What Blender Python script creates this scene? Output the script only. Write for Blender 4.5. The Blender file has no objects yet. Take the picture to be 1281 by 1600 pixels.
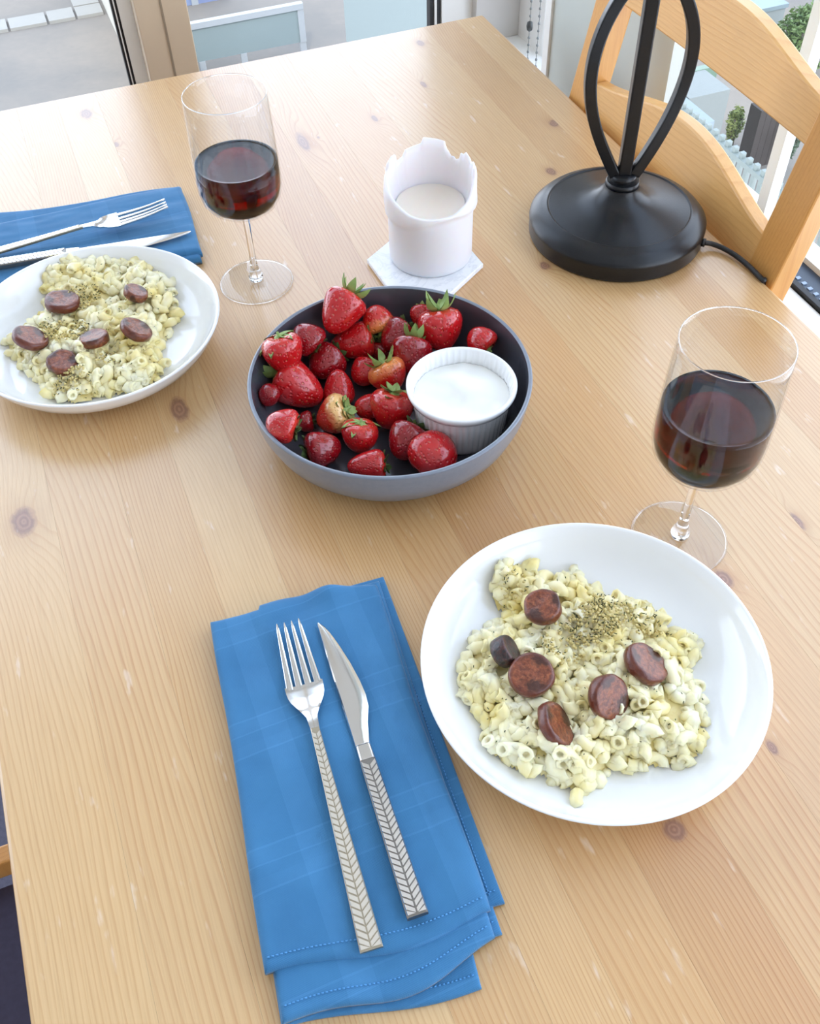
import bpy, math, random
import numpy as np
from mathutils import Vector, Matrix, noise
PI = math.pi
random.seed(7)
C = bpy.context.scene.collection
SC = bpy.context.scene

# ------------------------------------------------------------------ camera
F_PX, PITCH, ROLL, YAW = 1511.11, .8705, -.0345, -.3515
TZ = .74                                   # table top height
CAMP = np.array([0, 0, .5912 + TZ])
_fw = np.array([0, math.cos(PITCH), -math.sin(PITCH)]); _r0 = np.array([1., 0, 0]); _u0 = np.cross(_r0, _fw)
_r = _r0*math.cos(ROLL) + _u0*math.sin(ROLL); _u = -_r0*math.sin(ROLL) + _u0*math.cos(ROLL)
_M = np.array([[math.cos(YAW), -math.sin(YAW), 0], [math.sin(YAW), math.cos(YAW), 0], [0, 0, 1]])
R_, U_, F_ = _M@_r, _M@_u, _M@_fw
cam = bpy.data.cameras.new('camera'); co = bpy.data.objects.new('camera', cam); C.objects.link(co)
cam.sensor_fit = 'HORIZONTAL'; cam.sensor_width = 36; cam.lens = F_PX/1281*36; cam.clip_start = .01; cam.clip_end = 300
co.matrix_world = Matrix(((R_[0], U_[0], -F_[0], 0), (R_[1], U_[1], -F_[1], 0), (R_[2], U_[2], -F_[2], CAMP[2]), (0, 0, 0, 1)))
SC.camera = co

# ------------------------------------------------------------------ light
SC.view_settings.view_transform = 'Standard'; SC.view_settings.look = 'None'
SC.view_settings.gamma = 1; SC.view_settings.use_curve_mapping = False
SC.view_settings.exposure = 0.56
w = bpy.data.worlds.new('world'); SC.world = w; w.use_nodes = True
nt = w.node_tree; nt.nodes.clear()
out = nt.nodes.new('ShaderNodeOutputWorld'); bg = nt.nodes.new('ShaderNodeBackground')
tc = nt.nodes.new('ShaderNodeTexCoord'); sx = nt.nodes.new('ShaderNodeSeparateXYZ'); rp = nt.nodes.new('ShaderNodeValToRGB')
nt.links.new(tc.outputs['Generated'], sx.inputs[0]); nt.links.new(sx.outputs['Z'], rp.inputs[0])
rp.color_ramp.elements[0].position = 0; rp.color_ramp.elements[0].color = (1.08, 1.14, 1.30, 1)
rp.color_ramp.elements[1].position = .8; rp.color_ramp.elements[1].color = (.50, .60, .80, 1)
nt.links.new(rp.outputs[0], bg.inputs[0]); bg.inputs[1].default_value = 2.6
nt.links.new(bg.outputs[0], out.inputs[0])

def portal(name, loc, rot, sx_, sy_):
    l = bpy.data.lights.new(name, 'AREA'); l.shape = 'RECTANGLE'; l.size = sx_; l.size_y = sy_
    l.cycles.is_portal = True
    o = bpy.data.objects.new(name, l); C.objects.link(o); o.location = loc; o.rotation_euler = rot
WV, WU, LU, NV, CZ = 1.57, .80, -3.2, -3.4, 2.6   # window planes and room limits
portal('portal_far', ((LU+WU)/2, WV+.12, 1.35), (-PI/2, 0, 0), WU-LU, 2.5)
portal('portal_right', (WU+.12, -.9, 1.5), (0, PI/2, 0), 2.1, 4.9)
sun = bpy.data.lights.new('sun', 'SUN'); sun.energy = 1.0; sun.angle = math.radians(3); sun.color = (1, .93, .82)
so = bpy.data.objects.new('sun', sun); C.objects.link(so)
so.rotation_euler = (math.radians(42), math.radians(-22), 0)     # from behind the building, onto the yard

# ------------------------------------------------------------------ pixel helpers (measurements of the photograph to real positions)
def ray(x, y): return F_ + R_*(x-640.5)/F_PX - U_*(y-800)/F_PX
def at(x, y, ax, val):
    d = ray(x, y); return CAMP + d*((val-CAMP[ax])/d[ax])
def Z(x, y, z): return at(x, y, 2, z)

# ------------------------------------------------------------------ mesh builder
class MB:
    def __init__(s): s.v = []; s.f = []
    def add(s, vs, fs):
        n = len(s.v); s.v += [tuple(map(float, q)) for q in vs]; s.f += [tuple(i+n for i in f) for f in fs]; return s
    def box(s, c, d, M=None):
        x, y, z = [q/2 for q in d]
        vs = [(a*x, b*y, e*z) for e in (-1, 1) for b in (-1, 1) for a in (-1, 1)]
        if M is not None: vs = [M@Vector(q) for q in vs]
        vs = [(q[0]+c[0], q[1]+c[1], q[2]+c[2]) for q in vs]
        return s.add(vs, [(0, 2, 3, 1), (4, 5, 7, 6), (0, 1, 5, 4), (2, 6, 7, 3), (0, 4, 6, 2), (1, 3, 7, 5)])
    def box2(s, a, b): return s.box([(a[i]+b[i])/2 for i in range(3)], [abs(b[i]-a[i]) for i in range(3)])
    def lathe(s, prof, n=48, c=(0, 0, 0), fn=None):
        vs = []; fs = []
        for r, z in prof:
            for k in range(n):
                t = 2*PI*k/n; rr, zz = (r, z) if fn is None else fn(r, z, t)
                vs.append((c[0]+rr*math.cos(t), c[1]+rr*math.sin(t), c[2]+zz))
        for j in range(len(prof)-1):
            for k in range(n):
                a = j*n+k; b = j*n+(k+1) % n; fs.append((a, b, b+n, a+n))
        return s.add(vs, fs)
    def tube(s, pts, rad, n=8, caps=True, sq=False, up=(0, 0, 1)):
        pts = [Vector(p) for p in pts]; m = len(pts)
        if not hasattr(rad, '__len__'): rad = [rad]*m
        vs = []; fs = []; prev = None
        for i, p in enumerate(pts):
            t = (pts[min(i+1, m-1)]-pts[max(i-1, 0)]).normalized()
            a = Vector(up) if prev is None else prev
            if abs(a.dot(t)) > .97: a = Vector((1, 0, 0)) if abs(t.x) < .9 else Vector((0, 1, 0))
            a = (a-t*a.dot(t)).normalized(); b = t.cross(a); prev = a
            for k in range(n):
                th = 2*PI*k/n + (PI/4 if sq else 0)
                vs.append(p+(a*math.cos(th)+b*math.sin(th))*rad[i])
        for i in range(m-1):
            for k in range(n):
                x = i*n+k; y = i*n+(k+1) % n; fs.append((x, y, y+n, x+n))
        if caps: fs += [tuple(range(n))[::-1], tuple(range((m-1)*n, m*n))]
        return s.add(vs, fs)
    def loft(s, rings, caps=True):
        n = len(rings[0]); vs = [q for r in rings for q in r]; fs = []
        for i in range(len(rings)-1):
            for k in range(n):
                x = i*n+k; y = i*n+(k+1) % n; fs.append((x, y, y+n, x+n))
        if caps: fs += [tuple(range(n))[::-1], tuple(range((len(rings)-1)*n, len(rings)*n))]
        return s.add(vs, fs)
    def grid(s, nx, ny, fn):
        vs = [fn(i/(nx-1), j/(ny-1)) for j in range(ny) for i in range(nx)]
        return s.add(vs, [(j*nx+i, j*nx+i+1, (j+1)*nx+i+1, (j+1)*nx+i) for j in range(ny-1) for i in range(nx-1)])
    def mesh(s, name, m=None, smooth=True):
        me = bpy.data.meshes.new(name); me.from_pydata(s.v, [], s.f)
        import bmesh
        b = bmesh.new(); b.from_mesh(me); bmesh.ops.recalc_face_normals(b, faces=b.faces); b.to_mesh(me); b.free()
        if m: me.materials.append(m)
        if smooth: me.polygons.foreach_set('use_smooth', [True]*len(me.polygons))
        return me
    def build(s, name, m, parent=None, smooth=True, auto=None, bevel=0, sub=0, origin=None):
        if origin is not None: s.v = [(a-origin[0], b-origin[1], c-origin[2]) for a, b, c in s.v]
        me = s.mesh(name, m, smooth)
        if smooth and auto: me.set_sharp_from_angle(angle=math.radians(auto))
        o = bpy.data.objects.new(name, me); C.objects.link(o)
        if origin is not None: o.location = origin
        if parent: o.parent = parent
        if bevel:
            md = o.modifiers.new('bevel', 'BEVEL'); md.width = bevel; md.segments = 2; md.limit_method = 'ANGLE'
        if sub:
            md = o.modifiers.new('sub', 'SUBSURF'); md.levels = sub; md.render_levels = sub
        return o

def tag(o, label=None, cat=None, group=None, kind=None):
    if label: o['label'] = label
    if cat: o['category'] = cat
    if group: o['group'] = group
    if kind: o['kind'] = kind
    return o
def empty(name, loc=(0, 0, 0), rz=0):
    o = bpy.data.objects.new(name, None); C.objects.link(o); o.location = loc; o.rotation_euler = (0, 0, rz); o.empty_display_size = .02
    return o
def copy_tree(o, parent=None):
    c = o.copy(); C.objects.link(c); c.parent = parent
    for k in [q for q in bpy.data.objects if q.parent == o]: copy_tree(k, c)
    return c

# ------------------------------------------------------------------ node helper
class NT:
    def __init__(s, name, rough=.5, color=(.8, .8, .8), **kw):
        s.m = bpy.data.materials.new(name); s.m.use_nodes = True; s.t = s.m.node_tree
        s.b = s.t.nodes['Principled BSDF']; s.set('Roughness', rough); s.set('Base Color', (*color, 1))
        for k, v in kw.items(): s.set(k.replace('_', ' '), v)
    def set(s, k, v):
        if isinstance(v, bpy.types.NodeSocket): s.t.links.new(v, s.b.inputs[k])
        else: s.b.inputs[k].default_value = v
    def n(s, t, **kw):
        x = s.t.nodes.new(t)
        for k, v in kw.items(): setattr(x, k, v)
        return x
    def lk(s, a, b):
        if isinstance(a, bpy.types.NodeSocket): s.t.links.new(a, b)
        else: b.default_value = a
    def ma(s, op, a, b=0., c=None):
        x = s.n('ShaderNodeMath', operation=op); s.lk(a, x.inputs[0]); s.lk(b, x.inputs[1])
        if c is not None: s.lk(c, x.inputs[2])
        return x.outputs[0]
    def coord(s, kind='Object', scale=(1, 1, 1), loc=(0, 0, 0), rot=(0, 0, 0)):
        c = s.n('ShaderNodeTexCoord'); mp = s.n('ShaderNodeMapping'); s.t.links.new(c.outputs[kind], mp.inputs[0])
        mp.inputs['Scale'].default_value = scale; mp.inputs['Location'].default_value = loc; mp.inputs['Rotation'].default_value = rot
        return mp.outputs[0]
    def noise(s, co, scale=5, detail=3, rough=.5, dist=0, out=0):
        x = s.n('ShaderNodeTexNoise'); s.t.links.new(co, x.inputs['Vector']); x.inputs['Scale'].default_value = scale
        x.inputs['Detail'].default_value = detail; x.inputs['Roughness'].default_value = rough; x.inputs['Distortion'].default_value = dist
        return x.outputs[out]
    def vor(s, co, scale=5, out='Distance', feature='F1'):
        x = s.n('ShaderNodeTexVoronoi', feature=feature); s.t.links.new(co, x.inputs['Vector']); x.inputs['Scale'].default_value = scale
        return x.outputs[out]
    def ramp(s, f, stops, interp='LINEAR'):
        x = s.n('ShaderNodeValToRGB'); s.lk(f, x.inputs[0]); r = x.color_ramp; r.interpolation = interp
        while len(r.elements) < len(stops): r.elements.new(.5)
        for e, (p, c) in zip(r.elements, stops):
            e.position = p; e.color = (*c, 1) if hasattr(c, '__len__') else (c, c, c, 1)
        return x.outputs[0]
    def mix(s, f, a, b, mode='MIX'):
        x = s.n('ShaderNodeMix', data_type='RGBA', blend_type=mode)
        s.lk(f, x.inputs[0])
        for q, i in ((a, 6), (b, 7)):
            s.lk(q if isinstance(q, bpy.types.NodeSocket) else (*q, 1), x.inputs[i])
        return x.outputs[2]
    def bump(s, h, strength=.3, dist=.001):
        x = s.n('ShaderNodeBump'); x.inputs['Strength'].default_value = strength; x.inputs['Distance'].default_value = dist
        s.t.links.new(h, x.inputs['Height']); s.t.links.new(x.outputs[0], s.b.inputs['Normal'])
def srgb(r, g, b):
    return tuple(((c/255)/12.92 if c/255 < .04045 else ((c/255+.055)/1.055)**2.4) for c in (r, g, b))
def plain(name, color, rough=.5, var=.06, scale=20, **kw):
    t = NT(name, rough, color, **kw); co_ = t.coord(); f = t.noise(co_, scale, 4)
    t.set('Base Color', t.mix(f, tuple(c*(1-var) for c in color), tuple(min(1, c*(1+var)) for c in color)))
    return t.m

def wood(name, base, line, freq=160, seed=0, knots=(), axis=0, wav=1.0, rough=.36, contrast=1.0, fig=0., scale_v=1., lacquer=0.):
    """pine: axis = index of the coordinate ACROSS the grain; grain runs along the next one"""
    t = NT(name, rough); c = t.n('ShaderNodeTexCoord'); s = t.n('ShaderNodeSeparateXYZ'); t.t.links.new(c.outputs['Object'], s.inputs[0])
    A = [s.outputs[i] for i in range(3)]
    if axis == 0: u, v, ww = A[0], A[1], A[2]
    elif axis == 2: u, v, ww = A[2], A[1], A[0]
    else: u, v, ww = A[1], A[2], A[0]
    def vec(a, b, cc, sc):
        x = t.n('ShaderNodeCombineXYZ'); t.lk(t.ma('MULTIPLY', a, sc[0]), x.inputs[0]); t.lk(t.ma('MULTIPLY', b, sc[1]), x.inputs[1]); t.lk(t.ma('MULTIPLY_ADD', cc, sc[2], seed*3.7), x.inputs[2]); return x.outputs[0]
    n1 = t.noise(vec(u, v, ww, (9, 1.6*scale_v, 9)), 1, 2, .5)
    n2 = t.noise(vec(u, v, ww, (45, 7*scale_v, 45)), 1, 2, .5)
    n3 = t.noise(vec(u, v, ww, (150, 90, 150)), 1, 3, .6)
    ph = t.ma('MULTIPLY_ADD', n1, 9*wav, t.ma('MULTIPLY', n2, 1.6))
    if fig:   # cathedral figure: parabolic contours
        ph = t.ma('MULTIPLY_ADD', t.ma('MULTIPLY', v, v), fig, ph)
    uu = t.ma('MULTIPLY_ADD', u, freq, ph)
    km = 0.; kr = 0.; halo = 0.
    for (ku, kv, a, b, amp) in knots:
        du = t.ma('DIVIDE', t.ma('SUBTRACT', u, ku), a); dv = t.ma('DIVIDE', t.ma('SUBTRACT', v, kv), b)
        r2 = t.ma('ADD', t.ma('MULTIPLY', du, du), t.ma('MULTIPLY', dv, dv))
        dv2 = t.ma('DIVIDE', t.ma('SUBTRACT', v, kv), b*3.2); du2 = t.ma('DIVIDE', t.ma('SUBTRACT', u, ku), a*2.4)
        r3 = t.ma('ADD', t.ma('MULTIPLY', du2, du2), t.ma('MULTIPLY', dv2, dv2))
        uu = t.ma('MULTIPLY_ADD', t.ma('EXPONENT', t.ma('MULTIPLY', r3, -1.)), amp, uu)
        nn = t.ma('MULTIPLY_ADD', n3, 1.3, -.65)
        k1 = t.ma('SUBTRACT', 1.35, t.ma('ADD', r2, nn)); k1 = t.ma('MINIMUM', t.ma('MAXIMUM', t.ma('MULTIPLY', k1, 1.1), 0.), 1.)
        halo = t.ma('MAXIMUM', halo, t.ma('EXPONENT', t.ma('MULTIPLY', r2, -.35))); km = t.ma('MAXIMUM', km, k1); kr = t.ma('ADD', kr, t.ma('MULTIPLY', k1, t.ma('SQRT', r2)))
    fr = t.ma('FRACT', uu)
    band = t.ramp(fr, [(0, 0), (.60, .14), (.90, 1), (1, 0)])
    fib = t.noise(vec(u, v, ww, (900, 22, 900)), 1, 2, .6)
    blot = t.noise(vec(u, v, ww, (14, 3, 14)), 1, 3, .5)
    dens = t.ma('MULTIPLY', t.ma('MULTIPLY', band, contrast), t.ramp(blot, [(.25, .3), (.7, 1)]))
    col = t.mix(dens, base, line)
    col = t.mix(t.ma('MULTIPLY', t.ramp(fib, [(.4, 0), (.75, 1)]), .22), col, tuple(q*.72 for q in line))
    col = t.mix(t.ma('MULTIPLY', t.ramp(blot, [(.35, 0), (.75, 1)]), .28), col, tuple(min(1, q*w_) for q, w_ in zip(base, (1.03, .86, .68))))
    if knots:
        col = t.mix(t.ma('MULTIPLY', halo, .45), col, tuple(q*.8 for q in line))
        kc = t.noise(vec(u, v, ww, (260, 200, 260)), 1, 3, .6)
        kcol = t.mix(kc, srgb(104, 64, 52), srgb(140, 94, 74)); kcol = t.mix(t.ramp(t.ma('FRACT', t.ma('MULTIPLY_ADD', kr, 2.6, t.ma('MULTIPLY', n3, .8))), [(.2, 0), (.6, 1), (1, 0)]), kcol, srgb(158, 112, 88))
        col = t.mix(t.ma('MULTIPLY', km, .80), col, kcol)
    if lacquer:
        t.set('Coat Weight', lacquer); t.set('Coat Roughness', .26); t.set('Coat IOR', 1.62); wear = t.noise(vec(u, v, ww, (110, 26, 110)), 1, 3, .55); col = t.mix(t.ma('MULTIPLY', t.ramp(wear, [(.66, 0), (.74, 1)]), .35), col, srgb(236, 222, 204))
    t.set('Base Color', col)
    t.set('Roughness', t.ma('MULTIPLY_ADD', t.noise(vec(u, v, ww, (30, 30, 30)), 1, 4, .6), .16, rough-.08))
    t.bump(t.ma('ADD', fib, t.ma('MULTIPLY', band, .5)), .12, .0006)
    return t.m

# ------------------------------------------------------------------ materials
white_paint = plain('white_paint', srgb(238, 238, 234), .35, .02)
grey_wall = plain('grey_wall', srgb(205, 202, 198), .6, .03)
beige_post = plain('beige_post', srgb(214, 196, 170), .5, .03)
gasket_m = plain('black_gasket', (.012, .012, .014), .5)
track_m = plain('dark_track', srgb(52, 66, 84), .35)
ceil_m = plain('ceiling_paint', srgb(235, 232, 226), .8, .02)
ft = NT('dark_floor', .55); fc = ft.coord(); ft.set('Base Color', ft.mix(ft.noise(fc, 140, 5, .7), srgb(48, 46, 66), srgb(96, 92, 112))); floor_m = ft.m
porcelain = NT('porcelain', .12, srgb(243, 244, 244)); porcelain.set('Coat Weight', .5); porcelain.set('Coat Roughness', .05); porcelain = porcelain.m
bowl_m = NT('grey_glaze', .3); _c = bowl_m.coord()
bowl_m.set('Base Color', bowl_m.mix(bowl_m.noise(_c, 250, 3, .6), srgb(112, 120, 132), srgb(128, 136, 148))); bowl_m.set('Coat Weight', .3); bowl_m.set('Coat Roughness', .2); bowl_m = bowl_m.m
bowl_in = NT('dark_bowl_inside', .25, srgb(66, 67, 74)); bowl_in.set('Coat Weight', .3); bowl_in = bowl_in.m  # inside of the bowl, coloured darker than the outside
steel = NT('polished_steel', .13, (.80, .79, .77), Metallic=1.0).m
steel_satin = NT('satin_steel', .3, (.84, .80, .72), Metallic=1.0).m
steel_dark = NT('aged_steel', .4, srgb(140, 136, 130), Metallic=1.0).m; steel_beige = NT('warm_aged_steel', .4, srgb(178, 168, 148), Metallic=1.0).m
lamp_m = NT('black_lamp', .33); _c = lamp_m.coord(); lamp_m.set('Base Color', lamp_m.mix(lamp_m.noise(_c, 900, 2), (.002, .003, .004), (.008, .009, .012))); lamp_m.set('Specular IOR Level', .35); lamp_m.set('Coat Weight', .2); lamp_m.set('Coat Roughness', .22)
lamp_m.bump(lamp_m.noise(_c, 700, 2), .15, .0004); lamp_m = lamp_m.m
rubber = plain('black_cable', (.012, .012, .013), .45)
t = NT('candle_wax', .5, srgb(230, 228, 231)); t.set('Subsurface Weight', .55); t.set('Subsurface Radius', (.012, .008, .006)); t.set('Subsurface Scale', 1.); _c = t.coord(); t.bump(t.noise(_c, 60, 3), .1, .001); wax = t.m
t = NT('warm_wax', .35, srgb(252, 236, 222)); t.set('Subsurface Weight', .5); t.set('Subsurface Radius', (.015, .008, .005)); t.set('Subsurface Scale', 1.); wax_pool = t.m
t = NT('white_marble', .28); _c = t.coord(); _v = t.noise(_c, 22, 6, .62, 1.6)
t.set('Base Color', t.mix(t.ramp(_v, [(.46, 0), (.50, 1), (.54, 0)]), srgb(240, 241, 243), srgb(226, 228, 232))); marble = t.m
t = NT('yogurt', .28, srgb(248, 247, 240)); t.set('Subsurface Weight', .3); t.set('Subsurface Radius', (.006, .005, .004)); t.set('Subsurface Scale', 1.); yog = t.m

def napkin_mat():
    t = NT('blue_napkin_cloth', .85); c_ = t.n('ShaderNodeTexCoord'); s = t.n('ShaderNodeSeparateXYZ'); t.t.links.new(c_.outputs['Object'], s.inputs[0])
    x, y = s.outputs[0], s.outputs[1]
    weave = t.ma('MULTIPLY', t.ma('SINE', t.ma('MULTIPLY', x, 5200.)), t.ma('SINE', t.ma('MULTIPLY', y, 5200.)))
    # damask bands woven into the cloth: pairs of fine stripes across
    yy = t.ma('FRACT', t.ma('MULTIPLY', y, 11.5)); xx = t.ma('FRACT', t.ma('MULTIPLY_ADD', x, 13., .45))
    def bands(q, stops): return t.ramp(q, stops, 'CONSTANT')
    by = bands(yy, [(0, 0), (.50, 1), (.515, .25), (.60, 0), (.68, 1), (.695, .25), (.80, 1), (.815, 0)]); bx = bands(xx, [(0, 0), (.55, 1), (.78, 0)])
    m_ = t.ma('ADD', t.ma('MULTIPLY', by, .6), t.ma('MULTIPLY', bx, .4))
    big = t.noise(c_.outputs['Object'], 28, 3)
    col = t.mix(big, srgb(46, 106, 152), srgb(62, 126, 172))
    col = t.mix(t.ma('MULTIPLY', m_, .26), col, srgb(96, 160, 214))
    t.set('Base Color', col); t.set('Sheen Weight', .25); t.set('Sheen Roughness', .4)
    t.bump(t.ma('ADD', t.ma('MULTIPLY', weave, .3), t.ma('ADD', t.ma('MULTIPLY', m_, 1.), t.ma('MULTIPLY', big, 6.))), .35, .0006)
    return t.m
napkin_m = napkin_mat()
stitch_m = plain('blue_thread', srgb(84, 150, 205), .8)

def glass_thin(ior=1.45):
    t = NT('clear_glass'); t.t.nodes.remove(t.b); o = t.t.nodes['Material Output']
    tr = t.n('ShaderNodeBsdfTransparent'); gl = t.n('ShaderNodeBsdfGlossy'); gl.inputs['Roughness'].default_value = .0
    lw = t.n('ShaderNodeFresnel'); lw.inputs[0].default_value = ior; lw2 = t.n('ShaderNodeLayerWeight'); lw2.inputs[0].default_value = .12
    tr.inputs[0].default_value = (.975, .98, .98, 1)
    edge = t.ramp(lw2.outputs['Facing'], [(.55, (.975, .98, .98)), (.97, (.50, .52, .53))]); t.t.links.new(edge, tr.inputs[0])
    g = t.n('ShaderNodeNewGeometry'); f2 = t.ma('MULTIPLY', lw.outputs[0], t.ma('SUBTRACT', 1., g.outputs['Backfacing']))
    mx = t.n('ShaderNodeMixShader'); t.t.links.new(f2, mx.inputs[0]); t.t.links.new(tr.outputs[0], mx.inputs[1]); t.t.links.new(gl.outputs[0], mx.inputs[2])
    t.t.links.new(mx.outputs[0], o.inputs[0]); return t.m
glass_m = glass_thin(); glass_foot = glass_thin(1.62)
t = NT('solid_glass', 0, (1, 1, 1)); t.set('Transmission Weight', 1.); t.set('IOR', 1.45); glass_solid = t.m
def pane_mat():
    t = NT('window_pane'); t.t.nodes.remove(t.b); o = t.t.nodes['Material Output']
    tr = t.n('ShaderNodeBsdfTransparent'); gl = t.n('ShaderNodeBsdfGlossy'); gl.inputs['Roughness'].default_value = .0
    tr.inputs[0].default_value = (.96, .98, .98, 1)
    fr = t.n('ShaderNodeFresnel'); fr.inputs[0].default_value = 1.22
    g = t.n('ShaderNodeNewGeometry'); f2 = t.ma('MULTIPLY', fr.outputs[0], t.ma('SUBTRACT', 1., g.outputs['Backfacing']))
    mx = t.n('ShaderNodeMixShader'); t.t.links.new(f2, mx.inputs[0]); t.t.links.new(tr.outputs[0], mx.inputs[1]); t.t.links.new(gl.outputs[0], mx.inputs[2])
    t.t.links.new(mx.outputs[0], o.inputs[0]); return t.m
pane_m = pane_mat()
def wine_mat():
    t = NT('red_wine', 0, (1, 1, 1)); t.set('Transmission Weight', 1.); t.set('IOR', 1.34); o = t.t.nodes['Material Output']
    va = t.n('ShaderNodeVolumeAbsorption'); va.inputs[0].default_value = (.80, .02, .04, 1); va.inputs[1].default_value = 230
    t.t.links.new(va.outputs[0], o.inputs['Volume']); return t.m
wine_m = wine_mat()

# ------------------------------------------------------------------ room shell
def struct(mb, name, m, parent=None, **kw):
    o = mb.build(name, m, parent, **kw)
    if parent is None: tag(o, kind='structure')
    return o
struct(MB().box2((LU-.2, NV-.2, -.1), (WU+.1, WV+.1, 0)), 'floor', floor_m, smooth=False)
struct(MB().box2((LU-.2, NV-.2, CZ), (WU+.3, WV+.3, CZ+.1)), 'ceiling', ceil_m, smooth=False)
struct(MB().box2((LU-.1, NV, 0), (LU, WV, .7)).box2((LU-.1, NV, .7), (LU, WV, CZ)), 'wall_left', ceil_m, smooth=False)
struct(MB().box2((LU-.1, NV-.1, 0), (WU, NV, CZ)), 'wall_back', ceil_m, smooth=False)
# far side: two floor-length windows either side of a beige post, then a wall strip at the corner
def far_u(x, y): return float(at(x, y, 1, WV)[0])
g1 = far_u(213, 131); f1 = far_u(232.5, 126.5); f2 = far_u(307.4, 111); f3 = far_u(668, 36); f4 = far_u(690, 33); f5 = far_u(737, 10)
CU = far_u(800, 60)
pst = MB().box2((f1, WV-.03, 0), (f2, WV+.09, CZ)); tag(pst.build('trim_1', beige_post, smooth=False, bevel=.002), kind='structure')
seam = far_u(258, 60)
# shallow groove down the post
tag(MB().box2((seam-.0015, WV-.0312, 0), (seam+.0015, WV-.03, CZ)).build('groove', plain('post_groove', srgb(150, 135, 115)), pst and bpy.data.objects['trim_1'], smooth=False))
def fixed_window(name, ua, ub, fl, fr_, gr, zb=.08, zt=2.45):
    e = empty(name, ((ua+ub)/2, WV, 0)); tag(e, kind='structure')
    L = (-(ua+ub)/2, -WV, 0)
    def P(mb, nm, m, **kw):
        mb.v = [(a+L[0], b+L[1], c) for a, b, c in mb.v]; return mb.build(nm, m, e, smooth=False, **kw)
    P(MB().box2((ub-fr_, WV, zb), (ub, WV+.06, zt)).box2((ua, WV, zb), (ua+fl, WV+.06, zt)).box2((ua+fl, WV, zb-.05), (ub-fr_, WV+.06, zb)).box2((ua+fl, WV, zt), (ub-fr_, WV+.06, zt+.1)), 'window_frame', white_paint)
    P(MB().box2((ub-fr_-gr, WV+.004, zb), (ub-fr_, WV+.018, zt)), 'gasket', gasket_m)
    P(MB().box2((ub-fr_-gr*.62, WV+.001, zb), (ub-fr_-gr*.42, WV+.004, zt)), 'gasket_bead', white_paint)
    P(MB().box2((ua+fl, WV+.02, zb), (ub-fr_, WV+.026, zt)), 'pane', pane_m)
    return e
g0 = far_u(204, 132); g3 = far_u(673, 35)
fixed_window('window_1', f1-2.9, f1, .05, f1-g1, g1-g0)
fixed_window('window_2', f2, f5, .004, f5-f4, f4-g3)
struct(MB().box2((LU, WV, 0), (f1-2.9, WV+.1, CZ)), 'wall_far_left', ceil_m, smooth=False)
struct(MB().box2((f1-2.9, WV, 2.5), (CU, WV+.1, CZ)), 'wall_far_top', ceil_m, smooth=False)
struct(MB().box2((f1-2.9, WV, 0), (CU, WV+.1, .035)), 'wall_far_bottom', white_paint, smooth=False)
struct(MB().box2((f5, WV-.02, 0), (WU+.12, WV+.1, CZ)), 'wall_far', grey_wall, smooth=False)
# right side: low wall, white sill, track, long glazing with a mullion
ZG = float(at(1215, 415, 0, WU)[2])
va = float(at(848, 60, 0, WU)[1])    # glazing runs to the corner frame
struct(MB().box2((WU-.10, NV, 0), (WU+.1, WV-.02, ZG-.06)), 'wall_right', white_paint, smooth=False)
struct(MB().box2((WU-.105, NV, ZG-.06), (WU+.004, WV-.02, ZG-.0135)), 'trim_2', white_paint, smooth=False, bevel=.003)
struct(MB().box2((WU, float(at(848, 60, 0, WU)[1]), ZG-.035), (WU+.1, WV-.02, 2.45)), 'trim_3', plain('corner_frame', srgb(226, 224, 220), .4, .02), smooth=False, bevel=.003)
struct(MB().box2((WU, NV, 2.45), (WU+.1, WV-.02, CZ)), 'wall_right_top', ceil_m, smooth=False)
pv1 = float(at(855, 60, 0, WU-.10)[1]); pv0 = float(at(1044, 120, 0, WU-.10)[1]); pvs = float(at(866, 5, 0, WU-.10)[1])
struct(MB().box2((WU-.10, pv0, ZG-.0134), (WU-.075, pvs, 2.45)), 'wall_right_pier', plain('pier_grey_green', srgb(196, 203, 198), .6, .03), smooth=False)
struct(MB().box2((WU-.104, pvs, ZG-.0134), (WU-.075, pv1+.004, 2.45)), 'trim_4', white_paint, smooth=False)
w3 = empty('window_3', (WU, 0, ZG)); tag(w3, kind='structure')
def P3(mb, nm, m, **kw):
    mb.v = [(a-WU, b, c-ZG) for a, b, c in mb.v]; return mb.build(nm, m, w3, smooth=False, **kw)
P3(MB().box2((WU+.0045, NV, ZG-.035), (WU+.012, va, ZG-.008)), 'gasket', gasket_m)
P3(MB().box2((WU+.012, NV, ZG-.035), (WU+.045, va, ZG-.01)), 'track', track_m)
tm = MB()
for k in range(60): tm.box2((WU+.015, .30+k*.012, ZG-.01), (WU+.021, .305+k*.012, ZG-.0085))
tag(P3(tm, 'track_teeth', plain('track_tooth', srgb(150, 170, 195), .4)), kind='stuff')
P3(MB().box2((WU+.045, NV, ZG-.035), (WU+.075, va, ZG-.002)), 'window_frame', white_paint)
P3(MB().box2((WU+.050, NV, ZG), (WU+.056, va, 2.45)), 'pane', pane_m)
mvv = float(at(1216, 250, 0, WU+.05)[1])
P3(MB().box2((WU+.044, mvv-.008, ZG-.002), (WU+.060, mvv+.010, 2.45)), 'mullion', white_paint)
P3(MB().box2((WU+.060, -2.0, ZG-.002), (WU+.08, -1.96, 2.45)), 'mullion', white_paint)

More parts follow.
